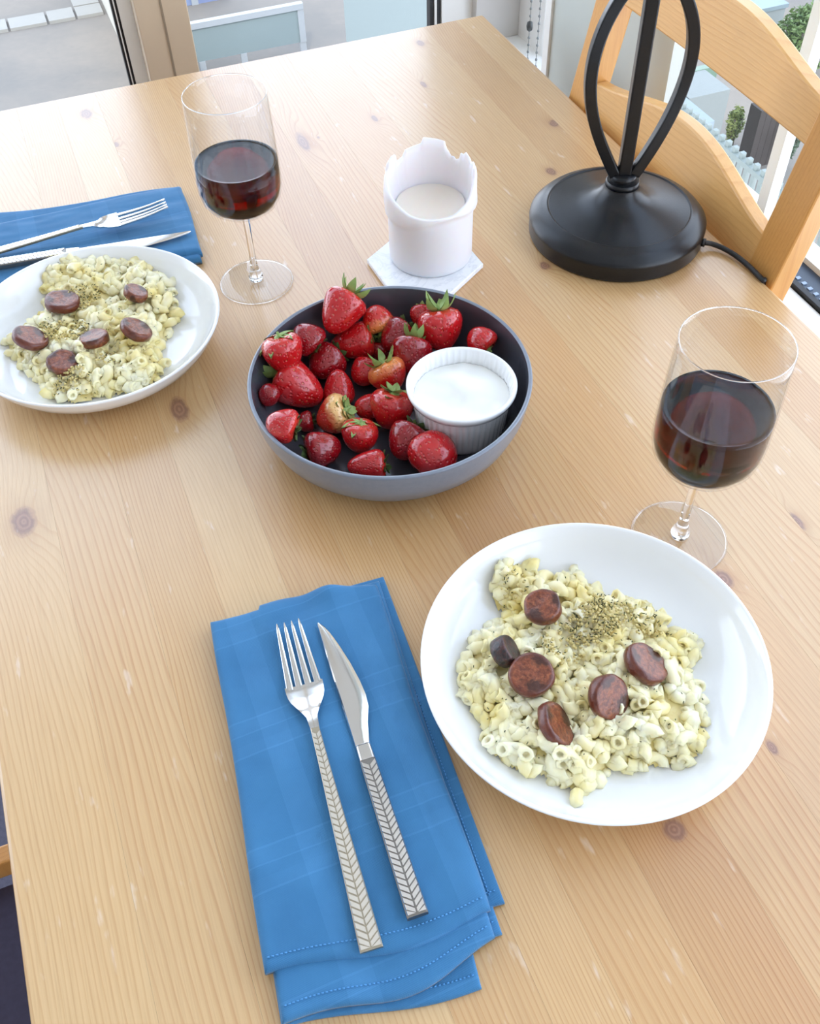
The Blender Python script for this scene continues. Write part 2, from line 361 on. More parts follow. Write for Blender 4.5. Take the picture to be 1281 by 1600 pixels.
# roller-blind bead chain hanging in the corner
bc = empty('blind_chain', (0, 0, 0)); tag(bc, 'grey beaded roller-blind chain hanging as a loop in the corner beside the window', 'blind chain')
cu = WU-.035
for k, px_ in enumerate(((832, 822), (846, 836))):
    p0 = at(px_[0], 0, 0, cu); p1 = at(px_[1], 98, 0, cu)
    vv = (p0[1]+p1[1])/2; mb = MB()
    for i in range(150):
        z = 2.2-i*.0115
        mb.lathe([(.0003, -.0024), (.0022, -.001), (.0022, .001), (.0003, .0024)], 6, (cu, vv, z))
    mb.tube([(cu, vv, 2.2), (cu, vv, .48)], .0006, 4)
    tag(mb.build('bead_strand', plain('chain_grey', srgb(120, 122, 120), .4), bc), kind='stuff')
p = at(829, 42, 0, cu)
vc0 = float((at(832, 0, 0, cu)[1]+at(822, 98, 0, cu)[1])/2)
MB().lathe([(.001, -.008), (.0045, -.006), (.0055, 0), (.0045, .006), (.001, .008)], 12, (cu, vc0, float(p[2]))).build('connector', plain('connector_dark', srgb(60, 62, 60), .4), bc)

# ------------------------------------------------------------------ outdoors
GZ = -6.0
t = NT('asphalt', .9); _c = t.coord(); n1 = t.noise(_c, .35, 4, .6); n2 = t.noise(_c, 9, 5, .8)
col = t.mix(t.ramp(n1, [(.35, 0), (.65, 1)]), srgb(132, 126, 118), srgb(156, 144, 130)); col = t.mix(t.ma('MULTIPLY', n2, .4), col, srgb(92, 90, 90)); t.set('Base Color', col); asphalt = t.m
tile_m = plain('pale_paver', srgb(158, 154, 146), .8, .08, 3)
o = MB().box2((-40, 1.8, GZ-.1), (60, 60, GZ)).build('ground', asphalt, smooth=False); tag(o, kind='structure')
# pale paver strip across the yard, one long row and a double row at its end
pv = empty('paver_strip', (0, 0, GZ)); tag(pv, kind='structure')
q0 = Z(0, 45, GZ); q1 = Z(120, 22, GZ); vrow = float(q0[1]); 
vf = float(Z(0, 33, GZ)[1]); dv = vf-vrow
vrow = float((Z(10, 52, GZ)[1]+Z(80, 38, GZ)[1])/2); vtop = float((Z(10, 34, GZ)[1]+Z(80, 20, GZ)[1])/2)
us = [float(Z(x, y, GZ)[0]) for x, y in ((-108, 62), (-50, 55), (14, 44), (74, 32), (117, 22))]
def paver(a, b, c, d):
    MB().box2((a+.02, b+.02, .0), (c-.02, d-.02, .05+random.uniform(0, .01))).build('paver', tile_m, pv, smooth=False)
ul = us[1:]
for a, b in zip([us[0]-.75*k for k in range(6, 0, -1)]+us[:-1], [us[0]-.75*k for k in range(5, -1, -1)]+us[1:]): paver(a, vrow, b, vtop)
for r in range(4):
    paver(us[-1], vrow+r*(vtop-vrow)*.95, float(Z(162, 18, GZ)[0]), vrow+(r+1)*(vtop-vrow)*.95)
# white neighbouring wall running outward from the building, right of the paved strip
wu_ = float(Z(158, 10, GZ)[0]); wu2 = float(Z(197, 75, GZ)[0])
tag(MB().box2(((wu_+wu2)/2, 2.2, GZ), ((wu_+wu2)/2+.5, 24, GZ+1.4)).build('garden_wall', plain('render_white', srgb(190, 184, 170), .8, .04, 4), smooth=False), 'long low cream garden wall running away from the house across the yard', 'wall')
# frosted railing with white top rail
rv = 15.6
ra = at(299, 38, 1, rv); rb = at(475, 0, 1, rv); rc = at(303, 97, 1, rv); rd = at(478, 64, 1, rv)
zt = float((ra[2]+rb[2])/2); zb_ = float((rc[2]+rd[2])/2)
rl = empty('railing_panel', (0, rv, GZ)); tag(rl, 'white railing panel with frosted infill standing on short feet in the yard', 'railing')
def PR(mb, nm, m):
    mb.v = [(a, b-rv, c-GZ) for a, b, c in mb.v]; return mb.build(nm, m, rl, smooth=False)
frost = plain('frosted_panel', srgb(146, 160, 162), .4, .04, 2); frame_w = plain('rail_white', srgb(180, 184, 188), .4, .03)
x0, x1 = float(rc[0])-.6, float(rd[0])
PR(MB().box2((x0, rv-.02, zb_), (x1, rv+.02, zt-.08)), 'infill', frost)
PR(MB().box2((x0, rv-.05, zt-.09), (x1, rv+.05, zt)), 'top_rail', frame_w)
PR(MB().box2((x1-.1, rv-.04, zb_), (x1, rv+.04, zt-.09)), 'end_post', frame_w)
for fx, fy in ((317, 104), (381, 88), (473, 66)):
    fu = float(at(fx, fy, 1, rv)[0]); PR(MB().box2((fu-.05, rv-.03, GZ), (fu+.05, rv+.03, zb_)), 'foot', frame_w)
# glazed blue-grey screen behind the railing
sv = 18.4
sg = empty('glazed_screen', (0, sv, GZ)); tag(sg, 'low blue-grey glazed screen with a white post standing behind the railing panel', 'screen')
a = at(296, 31, 1, sv); b = at(350, 18, 1, sv); c_ = at(296, 8, 1, sv)
for i, (xa, xb, mm) in enumerate(((286, 305, (150, 165, 200)), (309, 347, (140, 152, 188)), (349, 364, (150, 180, 220)))):
    ua, ub = float(at(xa, 20, 1, sv)[0]), float(at(xb, 20, 1, sv)[0])
    MB().box2((ua, -.02, 0), (ub, .02, .95)).build('screen_pane', plain('screen_blue', srgb(*mm), .2), sg, smooth=False)
ua = float(at(307, 20, 1, sv)[0]); MB().box2((ua-.06, -.05, 0), (ua+.06, .05, 1.1)).build('screen_post', frame_w, sg, smooth=False)
# blue bin-like door slab right of the railing: wet darker paving, modelled as slightly raised slab
# --- through the right-hand window
panel_m = plain('facade_panel', srgb(140, 150, 146), .7, .04, 1)
fac = empty('office_block', (9.3, 11, GZ)); tag(fac, 'pale grey-green clad block seen through the right window past the lamp', 'building')
# face looking back at the window (towards -v) with panel joints recessed
ex = float(at(1078, 60, 1, 9.0)[0]); wx = float(at(850, 60, 1, 9.0)[0])
zb2 = float(at(1000, 168, 1, 9.0)[2])
npn = 5; wdt = (ex-wx+1.2)/npn
for i in range(npn):
    for j in range(5):
        z0 = zb2+j*1.15; x_ = wx-1.2+i*wdt
        MB().box2((x_+.02-9.3, 9.0-11, z0+.02-GZ), (x_+wdt-.02-9.3, 9.12-11, z0+1.13-GZ)).build('panel', panel_m, fac, smooth=False)
MB().box2((wx-1.2-9.3, 9.10-11, zb2-GZ), (ex-9.3, 12-11, zb2+6-GZ)).build('wall', plain('facade_joint', srgb(140, 150, 148), .8), fac, smooth=False)
MB().box2((wx-1.2-9.3, 8.4-11, zb2-GZ-.35), (ex-9.3+.1, 9.1-11, zb2-GZ)).build('ledge', plain('ledge', srgb(140, 152, 158), .6), fac, smooth=False)
MB().box2((wx-1.2-9.3, 8.6-11, -.0), (ex-9.3, 12-11, zb2-GZ-.35)).build('plinth', plain('plinth', srgb(130, 136, 132), .7), fac, smooth=False)
# green-grey recessed bay
bx = at(1098, 128, 1, 10.5)
MB().box2((float(at(1070, 128, 1, 10.5)[0])-9.3, 10.5-11, float(bx[2])-.35-GZ), (float(at(1117, 128, 1, 10.5)[0])-9.3, 10.6-11, float(bx[2])+.18-GZ)).build('window', plain('bay_green', srgb(120, 142, 122), .4), fac, smooth=False)
MB().box2((float(at(1074, 170, 1, 9.9)[0])-9.3, 9.9-11, 0), (float(at(1134, 170, 1, 9.9)[0])-9.3, 10.6-11, float(at(1100, 149, 1, 9.9)[2])-GZ)).build('glare_block', plain('glare_pale', srgb(140, 144, 140), .6), fac, smooth=False)  # pale block added to stand in for whitish glare beside the bay
# white planter box at the top
def gp(x, y): q = Z(x, y, GZ); d_ = float(np.linalg.norm(q-CAMP)); return float(q[0]), float(q[1]), d_/F_PX
px_, py_, ps = gp(1162, 62)
e = empty('planter_box', (px_, py_, GZ)); tag(e, 'large white box with a grey lid outside beyond the top rail of the chair', 'box')
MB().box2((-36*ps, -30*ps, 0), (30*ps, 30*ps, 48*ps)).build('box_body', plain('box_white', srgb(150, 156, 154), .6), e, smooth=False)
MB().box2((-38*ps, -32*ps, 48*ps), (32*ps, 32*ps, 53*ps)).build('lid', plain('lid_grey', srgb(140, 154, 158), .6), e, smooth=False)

# leafy shrubs: many small leaf cards with depth around a rounded crown (real leaves, random)
def leaf_mat(name, a, b):
    t = NT(name, .6); c_ = t.coord(); t.set('Base Color', t.mix(t.ramp(t.noise(c_, 3, 4, .7), [(.3, 0), (.7, 1)]), a, b)); return t.m
lm = [leaf_mat('leaf_a', srgb(70, 96, 52), srgb(130, 150, 90)), leaf_mat('leaf_b', srgb(92, 112, 60), srgb(176, 180, 110)), leaf_mat('leaf_c', srgb(60, 84, 60), srgb(120, 132, 110))]
bark = plain('bark', srgb(92, 84, 78), .9, .2, 8)
def shrub(name, c, r, n, mi, label, cat='bush', ls=.09, trunk=.6):
    e = empty(name, (c[0], c[1], c[2]-r[2])); tag(e, label, cat)
    rnd = random.Random(hash(label) % 1000 if False else len(label)*7+n)
    mb = MB()
    for i in range(n):
        while True:
            d = Vector((rnd.uniform(-1, 1), rnd.uniform(-1, 1), rnd.uniform(-1, 1)))
            if .35 < d.length < 1: break
        k = .8+.35*noise.noise(d*2.2+Vector((n, 0, 0)))
        p = Vector((d.x*r[0]*k, d.y*r[1]*k, d.z*r[2]*k+r[2]))
        ax = Vector((rnd.uniform(-1, 1), rnd.uniform(-1, 1), rnd.uniform(-.6, .6))).normalized(); s2 = Vector((rnd.uniform(-1, 1), rnd.uniform(-1, 1), rnd.uniform(-1, 1))); s2 = (s2-ax*s2.dot(ax)).normalized()
        l = ls*rnd.uniform(.6, 1.3); nn = ax.cross(s2)*l*.18
        mb.add([p-ax*l, p+s2*l*.45+nn, p+ax*l, p-s2*l*.45+nn], [(0, 1, 2), (0, 2, 3)])
    tag(mb.build('foliage', lm[mi], e, smooth=False), kind='stuff')
    st = MB()
    for k in range(5):
        a_ = k*1.3; st.tube([(0, 0, -trunk), (.1*r[0]*math.cos(a_), .1*r[1]*math.sin(a_), r[2]*.3), (.6*r[0]*math.cos(a_), .6*r[1]*math.sin(a_), r[2]*1.3)], [.05, .04, .015], 6)
    st.build('stem', bark, e)
    return e
def gshrub(x, y, rx, hh, n, mi, label, ls):
    ux, vy, ps = gp(x, y); r = (rx*ps, rx*ps*.9, hh*ps*.5)
    return shrub('shrub', (ux, vy, GZ+r[2]), r, n, mi, label, ls=ls*ps, trunk=0)
gshrub(1240, 118, 46, 100, 2800, 0, 'green leafy shrub outside at the upper right beyond the chair', 4)
gshrub(1300, 40, 55, 130, 2200, 2, 'grey-green tall bush behind the leafy shrub at the upper right', 5)
gshrub(1140, 226, 15, 62, 1000, 1, 'yellow-green bush seen between the two chair slats, left of the dark block', 3)
gshrub(1224, 258, 16, 80, 1100, 2, 'pale speckled bush seen between the chair slats beside the right chair post', 3)
gshrub(1290, 335, 26, 70, 1000, 1, 'small olive bush behind the picket railing at the right edge', 3)
# dark timber block between the bushes
qx, qy, ps = gp(1177, 254)
e = empty('timber_block', (qx, qy, GZ)); tag(e, 'tall dark brown timber block standing between bushes, seen between chair slats', 'wooden block')
bm_ = plain('dark_timber', srgb(70, 62, 58), .8, .2, 6)
for k in range(4): MB().box2(((-20+k*10)*ps, -12*ps, 0), ((-20+k*10+9.6)*ps, 12*ps, (84+2*(k % 2))*ps)).build('plank', bm_, e, smooth=False)
# grey concrete path and balcony deck outside the right window
tag(MB().box2((.95, -2, -.75), (1.7, 2.4, -.62)).build('balcony_deck', plain('deck_grey', srgb(84, 90, 94), .8, .08, 3), smooth=False), kind='structure')
bpy.data.objects['balcony_deck'].name = 'balcony_deck'
# picket railing
ru = 1.55
zp1 = float((at(1255, 330, 0, ru)[2]+at(1281, 352, 0, ru)[2]+at(1180, 270, 0, ru)[2])/3)
pk = empty('picket_railing', (ru, 1, -.62)); tag(pk, 'white balcony railing of thin vertical pickets outside the right window', 'railing')
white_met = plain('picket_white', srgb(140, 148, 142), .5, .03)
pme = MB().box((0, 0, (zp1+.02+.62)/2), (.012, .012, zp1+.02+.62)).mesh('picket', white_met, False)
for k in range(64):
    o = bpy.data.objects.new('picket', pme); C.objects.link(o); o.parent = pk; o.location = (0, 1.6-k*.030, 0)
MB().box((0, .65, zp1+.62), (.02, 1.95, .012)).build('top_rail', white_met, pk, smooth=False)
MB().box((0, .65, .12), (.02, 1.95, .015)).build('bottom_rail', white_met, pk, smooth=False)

# ------------------------------------------------------------------ dining table
U0, U1, V0, V1 = -.1618, .6032, -.06, 1.2785
tb = empty('dining_table', ((U0+U1)/2, (V0+V1)/2, 0)); tag(tb, 'light pine dining table with a knotty plank top, set for two', 'table')
TO = (-(U0+U1)/2, -(V0+V1)/2, 0)
seams = [U0, -.0945, -.040, .0095, .058, .108, .148, .196, .251, .313, .381, .447, .512, .560, U1]
KN = [(-118, 578, 10, 15, 4), (27, 657, 8, 16, 5), (39, 1224, 7, 13, 5), (266, 1050, 6, 22, 4), (363, 1067, 3.2, 8, 3), (450, 1122, 3.5, 9, 3), (490, 1231, 5, 9, 4),
      (556, 968, 5.5, 8, 3), (504, 874, 5.5, 8, 3), (418, 718, 5.5, 7, 3), (228, 164, 7, 7.5, 3), (316.5, 188, 3, 6, 2), (448, 341, 3.5, 9, 3), (364, 316, 6, 9, 3), (286, 1052, 1.5, 3, 1), (60, 1135, 3, 6, 3), (175, 960, 2.5, 5, 2), (531, 300, 6, 12, 4)]
tones = [(224, 190, 144), (220, 184, 138), (217, 180, 132), (224, 190, 144), (214, 174, 126), (220, 182, 134), (214, 172, 122), (204, 158, 108), (214, 172, 122), (216, 174, 126), (220, 184, 138), (218, 182, 136), (210, 170, 122), (220, 184, 138)]
for i in range(len(seams)-1):
    a, b = seams[i], seams[i+1]
    ks = [(ku/1000, kv/1000, ka/1000, kb/1000, am) for ku, kv, ka, kb, am in KN if a <= ku/1000 < b]
    rr = random.Random(i*11+3); tones[i] = tuple(.8*q+.2*p_ for q, p_ in zip(tones[i], (222, 192, 154))); tones[i] = (tones[i][0]-9, tones[i][1]-11, tones[i][2]-17); bt = srgb(*tones[i]); ln = srgb(tones[i][0]-34, tones[i][1]-56, tones[i][2]-70)
    m = wood('pine_board_%d' % i, bt, ln, freq=rr.choice((190, 240, 290, 340, 400)), seed=i+1, knots=ks, wav=rr.uniform(.5, 1.3), contrast=rr.uniform(.5, .85), fig=rr.choice((0, 0, 9, -12, 16)), lacquer=1.)
    mb = MB(); g = .00004; bv = .0028
    # board with eased outer edges (cross-section lofted along the board)
    la = bv if i == 0 else g*1.2; lb = bv if i == len(seams)-2 else g*1.2
    def ring(v, ins):
        z1 = TZ-ins
        return [(a+g, v, TZ-.026), (b-g, v, TZ-.026), (b-g, v, z1-lb), (b-g-lb*.3, v, z1-lb*.3), (b-g-lb, v, z1), (a+g+la, v, z1), (a+g+la*.3, v, z1-la*.3), (a+g, v, z1-la)]
    mb.loft([ring(V0, bv), ring(V0+bv*.3, bv*.3), ring(V0+bv, 0), ring(V1-bv, 0), ring(V1-bv*.3, bv*.3), ring(V1, bv)])
    o = mb.build('board', m, tb, smooth=False); o.location = TO
pine_leg = wood('pine_leg', srgb(218, 178, 130), srgb(188, 136, 84), 150, 50, axis=1)
for su in (U0+.04, U1-.04):
    for svv in (V0+.045, V1-.045):
        MB().box2((su-.028+TO[0], svv-.028+TO[1], 0), (su+.028+TO[0], svv+.028+TO[1], TZ-.0262)).build('leg', pine_leg, tb, smooth=False, bevel=.003)
for su in (U0+.04, U1-.04): MB().box2((su-.01+TO[0], V0+.0735+TO[1], TZ-.11), (su+.01+TO[0], V1-.0735+TO[1], TZ-.0262)).build('apron', pine_leg, tb, smooth=False)
for svv in (V0+.045, V1-.045): MB().box2((U0+.0685+TO[0], svv-.01+TO[1], TZ-.11), (U1-.0685+TO[0], svv+.01+TO[1], TZ-.0262)).build('apron', pine_leg, tb, smooth=False)

# ------------------------------------------------------------------ chairs (ladder-back pine)
pine_post = wood('pine_chair_post', srgb(214, 158, 88), srgb(186, 122, 56), 240, 61, axis=1, contrast=.45, scale_v=.6)
pine_slat = wood('pine_chair_slat', srgb(226, 178, 112), srgb(196, 130, 62), 210, 66, axis=2, contrast=.5, wav=1.5, fig=14, rough=.33)
def chair(name, label, loc, rz):
    """local frame: back plane near x = 0 leaning to +x, seat towards -x, width along y"""
    e = empty(name, loc, rz); tag(e, label, 'chair', None)
    lean = lambda z: .20*(z-TZ) if z > .45 else .20*(.45-TZ)+.05*(.45-z)
    for s, nm in ((-1, 'back_post'), (1, 'back_post')):
        yo = s*.1925; rings = []
        for z in (0, .15, .3, .45, .6, .74, .86, .905, .912):
            k = .94 if z == .912 else 1; x = lean(z)
            rings.append([(x, yo-.021*k, z), (x+.026, yo-.021*k, z), (x+.026, yo+.021*k, z), (x, yo+.021*k, z)])
        MB().loft(rings).build(nm, pine_post, e, smooth=False, bevel=.0022)
    def slat(pts_top, zb_end, zb_mid, th=.016):
        mb = MB(); n = 40; vs = []
        for i in range(n):
            f = i/(n-1); y = -.1715+.343*f
            zt_ = pts_top[0]+pts_top[1]*(.5-.5*math.cos(2*PI*f))**.8; zb = zb_end+(zb_mid-zb_end)*math.sin(PI*f)
            bow = .007*math.sin(PI*f)
            ra = []
            for z in (zb, zt_):
                for xo in ((.004, .004+th) if z == zb else (.004+th, .004)):
                    ra.append((lean(z)+xo+bow, y, z))
            vs.append(ra)
        mb.loft(vs); return mb.build('slat', pine_slat, e, smooth=True, auto=35, bevel=.002)
    slat((.898, .023), .858, .856)
    slat((.769, .028), .715, .712)
    slat((.635, .02), .585, .582)
    for s in (-1, 1):
        MB().box((-.38, s*.1925, .215), (.036, .036, .43)).build('front_leg', pine_post, e, smooth=False, bevel=.003)
        MB().box((-.205, s*.1925, .405), (.31, .02, .05)).build('side_rail', pine_post, e, smooth=False, bevel=.002)
        MB().box((-.20, s*.1925, .18), (.32, .016, .025)).build('stretcher', pine_post, e, smooth=False, bevel=.002)
    MB().box((-.205, 0, .441), (.40, .42, .016)).build('seat', pine_slat, e, smooth=False, bevel=.006)
    return e
bp = .609
chair('dining_chair', 'pine ladder-back chair tucked behind the lamp at the right side of the table', (bp, .815, 0), 0)

# left chair: only its seat corner shows past the table edge
dc = empty('dining_chair', (-.30, .30, 0)); tag(dc, 'pine chair with a dark cushioned seat just past the left table edge', 'chair')
cush = plain('navy_cushion', srgb(58, 54, 74), .9, .25, 200)
ym = .158
MB().box((0, ym, .4355), (.42, .018, .029)).build('side_rail', pine_post, dc, smooth=False, bevel=.002)
MB().box((0, -.24, .4355), (.42, .018, .029)).build('side_rail', pine_post, dc, smooth=False, bevel=.002)
MB().box((-.20, -.045, .4355), (.018, .37, .029)).build('front_rail', pine_post, dc, smooth=False, bevel=.002)
MB().box((.20, -.045, .4355), (.018, .37, .029)).build('front_rail', pine_post, dc, smooth=False, bevel=.002)
MB().grid(12, 12, lambda a, b: (-.19+.38*a, -.23+.368*b, .425+.008*math.sin(PI*a)**.5*math.sin(PI*b)**.5 if 0 < a < 1 and 0 < b < 1 else .425)).box((0, -.046, .415), (.378, .366, .018)).build('seat_cushion', cush, dc)
for s in (-.20, .20):
    for y_ in (ym, -.24): MB().box((s, y_, .21), (.036, .036, .42)).build('leg', pine_post, dc, smooth=False, bevel=.003)
for y_ in (ym, -.24): MB().box((-.235, y_, .67), (.026, .036, .46)).build('back_post', pine_post, dc, smooth=False, bevel=.003)
for z_ in (.62, .76, .87): MB().box((-.235, -.046, z_), (.016, .352, .055)).build('slat', pine_slat, dc, smooth=False, bevel=.003)

# ------------------------------------------------------------------ lamp
LX, LY = .512, .743
lp = empty('table_lamp', (LX, LY, TZ)); tag(lp, 'black metal table lamp with a round domed base and bowed open-cage stem', 'lamp')
MB().lathe([(0, .0003), (.088, .0003), (.0895, .0015), (.0900, .004), (.0900, .015), (.0905, .0165), (.0902, .019), (.0880, .0215), (.0840, .0255), (.0790, .0285), (.0745, .0300), (.0735, .0308), (.0725, .0308), (.0715, .0300),
            (.060, .0325), (.045, .0355), (.032, .0395), (.024, .0445), (.0195, .0500), (.0172, .0540), (.0172, .0550), (0, .0555)], 96).build('base', lamp_m, lp, auto=50)
MB().lathe([(.001, .0545), (.0160, .0545), (.0172, .0560), (.0172, .0585), (.0160, .0600), (.0120, .0600), (.0120, .0625), (.0132, .0635), (.0132, .0660), (.0115, .0675), (.001, .068)], 48).build('collar', lamp_m, lp, auto=50)
side = Vector((R_[0], R_[1], 0)).normalized(); dep = Vector((-side.y, side.x, 0))
TOPZ = .258
MB().tube([(0, 0, .06), (0, 0, .16), (0, 0, TOPZ+.10)], .0090, 4, sq=True, up=tuple(side)).build('pole', lamp_m, lp, smooth=False, bevel=.0015)
def bar(sg, twist):
    pts = []
    for i in range(33):
        f = i/32; z = .066+(TOPZ-.066)*f
        w_ = math.sin(PI*f**1.18)**.85 if 0 < f < 1 else 0
        r = .0095+.0390*w_; a_ = twist*math.sin(2*PI*f*.5)
        d = side*sg*math.cos(a_)+dep*math.sin(a_)*sg
        pts.append(Vector((0, 0, z))+d*r)
    n = Vector(dep)
    MB().tube(pts, .0078, 4, sq=True, up=tuple(dep)).build('bowed_bar', lamp_m, lp, smooth=False, bevel=.0014)
bar(-1, .25); bar(1, .25)
MB().lathe([(.001, TOPZ-.006), (.013, TOPZ-.006), (.0145, TOPZ), (.013, TOPZ+.008), (.001, TOPZ+.008)], 32).build('upper_collar', lamp_m, lp)
MB().lathe([(.001, .355), (.016, .355), (.018, .36), (.018, .40), (.001, .405)], 32).build('socket', lamp_m, lp)
shade_m = NT('cream_shade', .8, srgb(240, 230, 212)); shade_m.set('Subsurface Weight', .2); shade_m = shade_m.m
MB().lathe([(.15, .365), (.10, .58), (.098, .58), (.148, .365), (.15, .365)], 64).build('lamp_shade', shade_m, lp)
pg = at(1094, 378, 2, TZ+.008)
gx, gy = float(pg[0])-LX, float(pg[1])-LY
gn = math.hypot(gx, gy); gx, gy = gx/gn, gy/gn
# cable and its grommet
MB().tube([(gx*.089, gy*.089, .008), (gx*.093, gy*.093, .008)], .0042, 10).build('cable_grommet', rubber, lp)
c0 = Vector((LX+gx*.092, LY+gy*.092, TZ+.008)); pp = [c0]
for x, y, z in ((1112, 381, .006), (1130, 388, .005), (1150, 400, .0045), (1170, 416, .0035), (1191, 437, .0026)):
    q = Z(x, y, TZ+z); pp.append(Vector((float(q[0]), float(q[1]), TZ+z)))
pp += [Vector((.6060, .6120, TZ-.002)), Vector((.6062, .6118, TZ-.03)), Vector((.6062, .611, TZ-.12)), Vector((.612, .59, .3)), Vector((.62, .57, .004))]
def smooth_path(P, n=8):
    out = []
    for i in range(len(P)-1):
        a, b, c, d = P[max(i-1, 0)], P[i], P[i+1], P[min(i+2, len(P)-1)]
        for k in range(n):
            f = k/n; out.append(.5*((2*b)+(c-a)*f+(2*a-5*b+4*c-d)*f*f+(3*b-a-3*c+d)*f**3))
    return out+[P[-1]]
mb = MB().tube([q-Vector((LX, LY, TZ)) for q in smooth_path(pp)], .0026, 10); mb.build('power_cable', rubber, lp)

# ------------------------------------------------------------------ marble coaster and candle
HX = [Z(567, 393, TZ+.006), Z(590, 448, TZ+.006), Z(703, 458, TZ+.006), Z(754, 414, TZ+.006)]
hc = np.array([.306, .7655]); 
e = empty('coaster', (hc[0], hc[1], TZ)); tag(e, 'white marble hexagonal coaster with faint grey veins under the candle', 'coaster')
ang0 = math.atan2(HX[2][1]-hc[1], HX[2][0]-hc[0]); hr = .0590
hexp = lambda r, z: [(r*math.cos(ang0+k*PI/3), r*math.sin(ang0+k*PI/3), z) for k in range(6)]
MB().loft([hexp(hr-.001, .0002), hexp(hr, .0015), hexp(hr, .0055), hexp(hr-.001, .0065)]).build('slab', marble, e, smooth=False)
cx, cy = .316, .774
cd = empty('candle', (cx, cy, TZ+.0067)); tag(cd, 'wide white pillar candle with a burnt-down centre and ragged broken wax rim', 'candle')
def cam_ang(th): return th
back = math.atan2(F_[1], F_[0])           # direction away from the camera
sd = random.Random(5)
steps = []                                # ragged rim as (angle from back, height)
def rimh(t):
    d = math.degrees((t-back+PI) % (2*PI)-PI)      # 0 = far side, +90 = left in the picture
    pts = [(-180, .067), (-150, .068), (-130, .074), (-112, .082), (-100, .088), (-97, .096), (-88, .096), (-84, .090), (-80, .090), (-78, .096), (-74, .091), (-68, .0895), (-64, .094), (-56, .097), (-52, .093), (-47, .0935), (-45, .087), (-38, .084), (-35, .0865), (-31, .086), (-28, .090), (-24, .094), (-22, .100), (-12, .1015), (0, .103), (7, .1035), (10, .0975), (20, .0965), (34, .0955), (37, .090), (44, .088), (50, .087), (52, .096), (60, .097), (72, .095), (75, .088), (88, .086), (105, .082), (130, .075), (150, .069), (180, .067)]
    return float(np.interp(d, [q[0] for q in pts], [q[1] for q in pts]))
N = 240
mb = MB(); rings = []
R0 = .0418
def radial(z, t, h):
    d = math.degrees((t-back+PI) % (2*PI)-PI); f = z/h
    band = .052+.008*math.sin(t-back-2.2)+.002*math.sin(3*t)
    fl = max(0, min(1, (z-band)/.004)); r = R0+.0036*fl*(1-.25*max(0, (z-band-.012)/.03))
    r += .0012*noise.noise(Vector((math.cos(t)*2, math.sin(t)*2, z*60)))*(1 if z > .05 else .25)
    lip = max(0, (z-(h-.006))/.006); r += -.001*lip
    return r
prof_o = [0, .003, .015, .03, .040, .045, .049, .052, .055, .058, .061, .064]
vs = []; 
for k in range(N):
    t_ = 2*PI*k/N; h = rimh(t_); col_ = []
    for i, z in enumerate(prof_o): 
        zz = min(z, h-.002); col_.append((radial(zz, t_, h)-(.0015 if i == 0 else 0), zz))
    for f in (.25, .5, .75, .93, 1.): zz = .064+(h-.064)*f; col_.append((radial(zz, t_, h)-(.0008 if f == 1 else 0), zz))
    zt_ = col_[-1][1]
    for f, th in ((1., .0025), (.8, .0030), (.5, .0035), (.2, .005)): zz = .060+(zt_-.060)*f; col_.append((radial(zz, t_, h)-th-(.0015 if f < .9 else 0), zz))
    col_ += [(.034, .0575), (.030, .0555), (.020, .0545), (.010, .0543), (.0001, .0545)]
    vs.append([(r*math.cos(t_), r*math.sin(t_), z) for r, z in col_])
m_ = len(vs[0])
allv = [q for c_ in vs for q in c_]; fs = []
for k in range(N):
    k2 = (k+1) % N
    for j in range(m_-1): fs.append((k*m_+j, k2*m_+j, k2*m_+j+1, k*m_+j+1))
fs.append(tuple(k*m_ for k in range(N))[::-1])
MB().add(allv, fs).build('wax_body', wax, cd)
MB().lathe([(.0335, .0590), (.030, .0575), (.015, .0566), (.0001, .0570)], 48).build('melt_pool', wax_pool, cd)

# ------------------------------------------------------------------ tableware
def plate(name, x, y, label):
    e = empty(name, (x, y, TZ)); tag(e, label, 'plate', 'white pasta plates')
    # coupe pasta plate: closed profile, foot ring, flat well, rolled rim
    pr_ = [(.0001, .0035), (.058, .0035), (.060, .0005), (.064, .0005), (.067, .003), (.082, .0055), (.096, .0115), (.1060, .020), (.1115, .0285), (.1142, .0345), (.1150, .0363), (.1146, .0372), (.1132, .0372), (.1118, .0362),
           (.1085, .0290), (.1025, .0205), (.0945, .0135), (.084, .0090), (.074, .0072), (.060, .0065), (.0001, .0065)]
    MB().lathe(pr_, 128).build('dish', porcelain, e)
    return e
PRX, PRY, PLX, PLY = .227, .275, -.021, .764
plate('plate', PRX, PRY, 'large round white coupe plate of pasta in the right foreground, beside the napkin')
plate('plate', PLX, PLY, 'round white coupe plate of pasta at the left edge, overlapping the far napkin')

BX, BY = .194, .566
bw = empty('serving_bowl', (BX, BY, TZ)); tag(bw, 'shallow grey glazed bowl full of strawberries with a white ramekin inside', 'bowl')
BR = .1167
MB().lathe([(.0001, .003), (.070, .003), (.073, .0005), (.078, .0005), (.084, .003), (.0985, .012), (.1080, .024), (.1135, .038), (.1155, .050), (.1163, .0560), (.1167, .0578), (.1162, .0590), (.1148, .0592), (.1134, .0584)], 128).build('shell', bowl_m, bw)
MB().lathe([(.1134, .0584), (.1130, .0575), (.1115, .046), (.1065, .030), (.0985, .017), (.086, .0085), (.070, .0065), (.0001, .0065)], 128).build('inner_surface', bowl_in, bw)

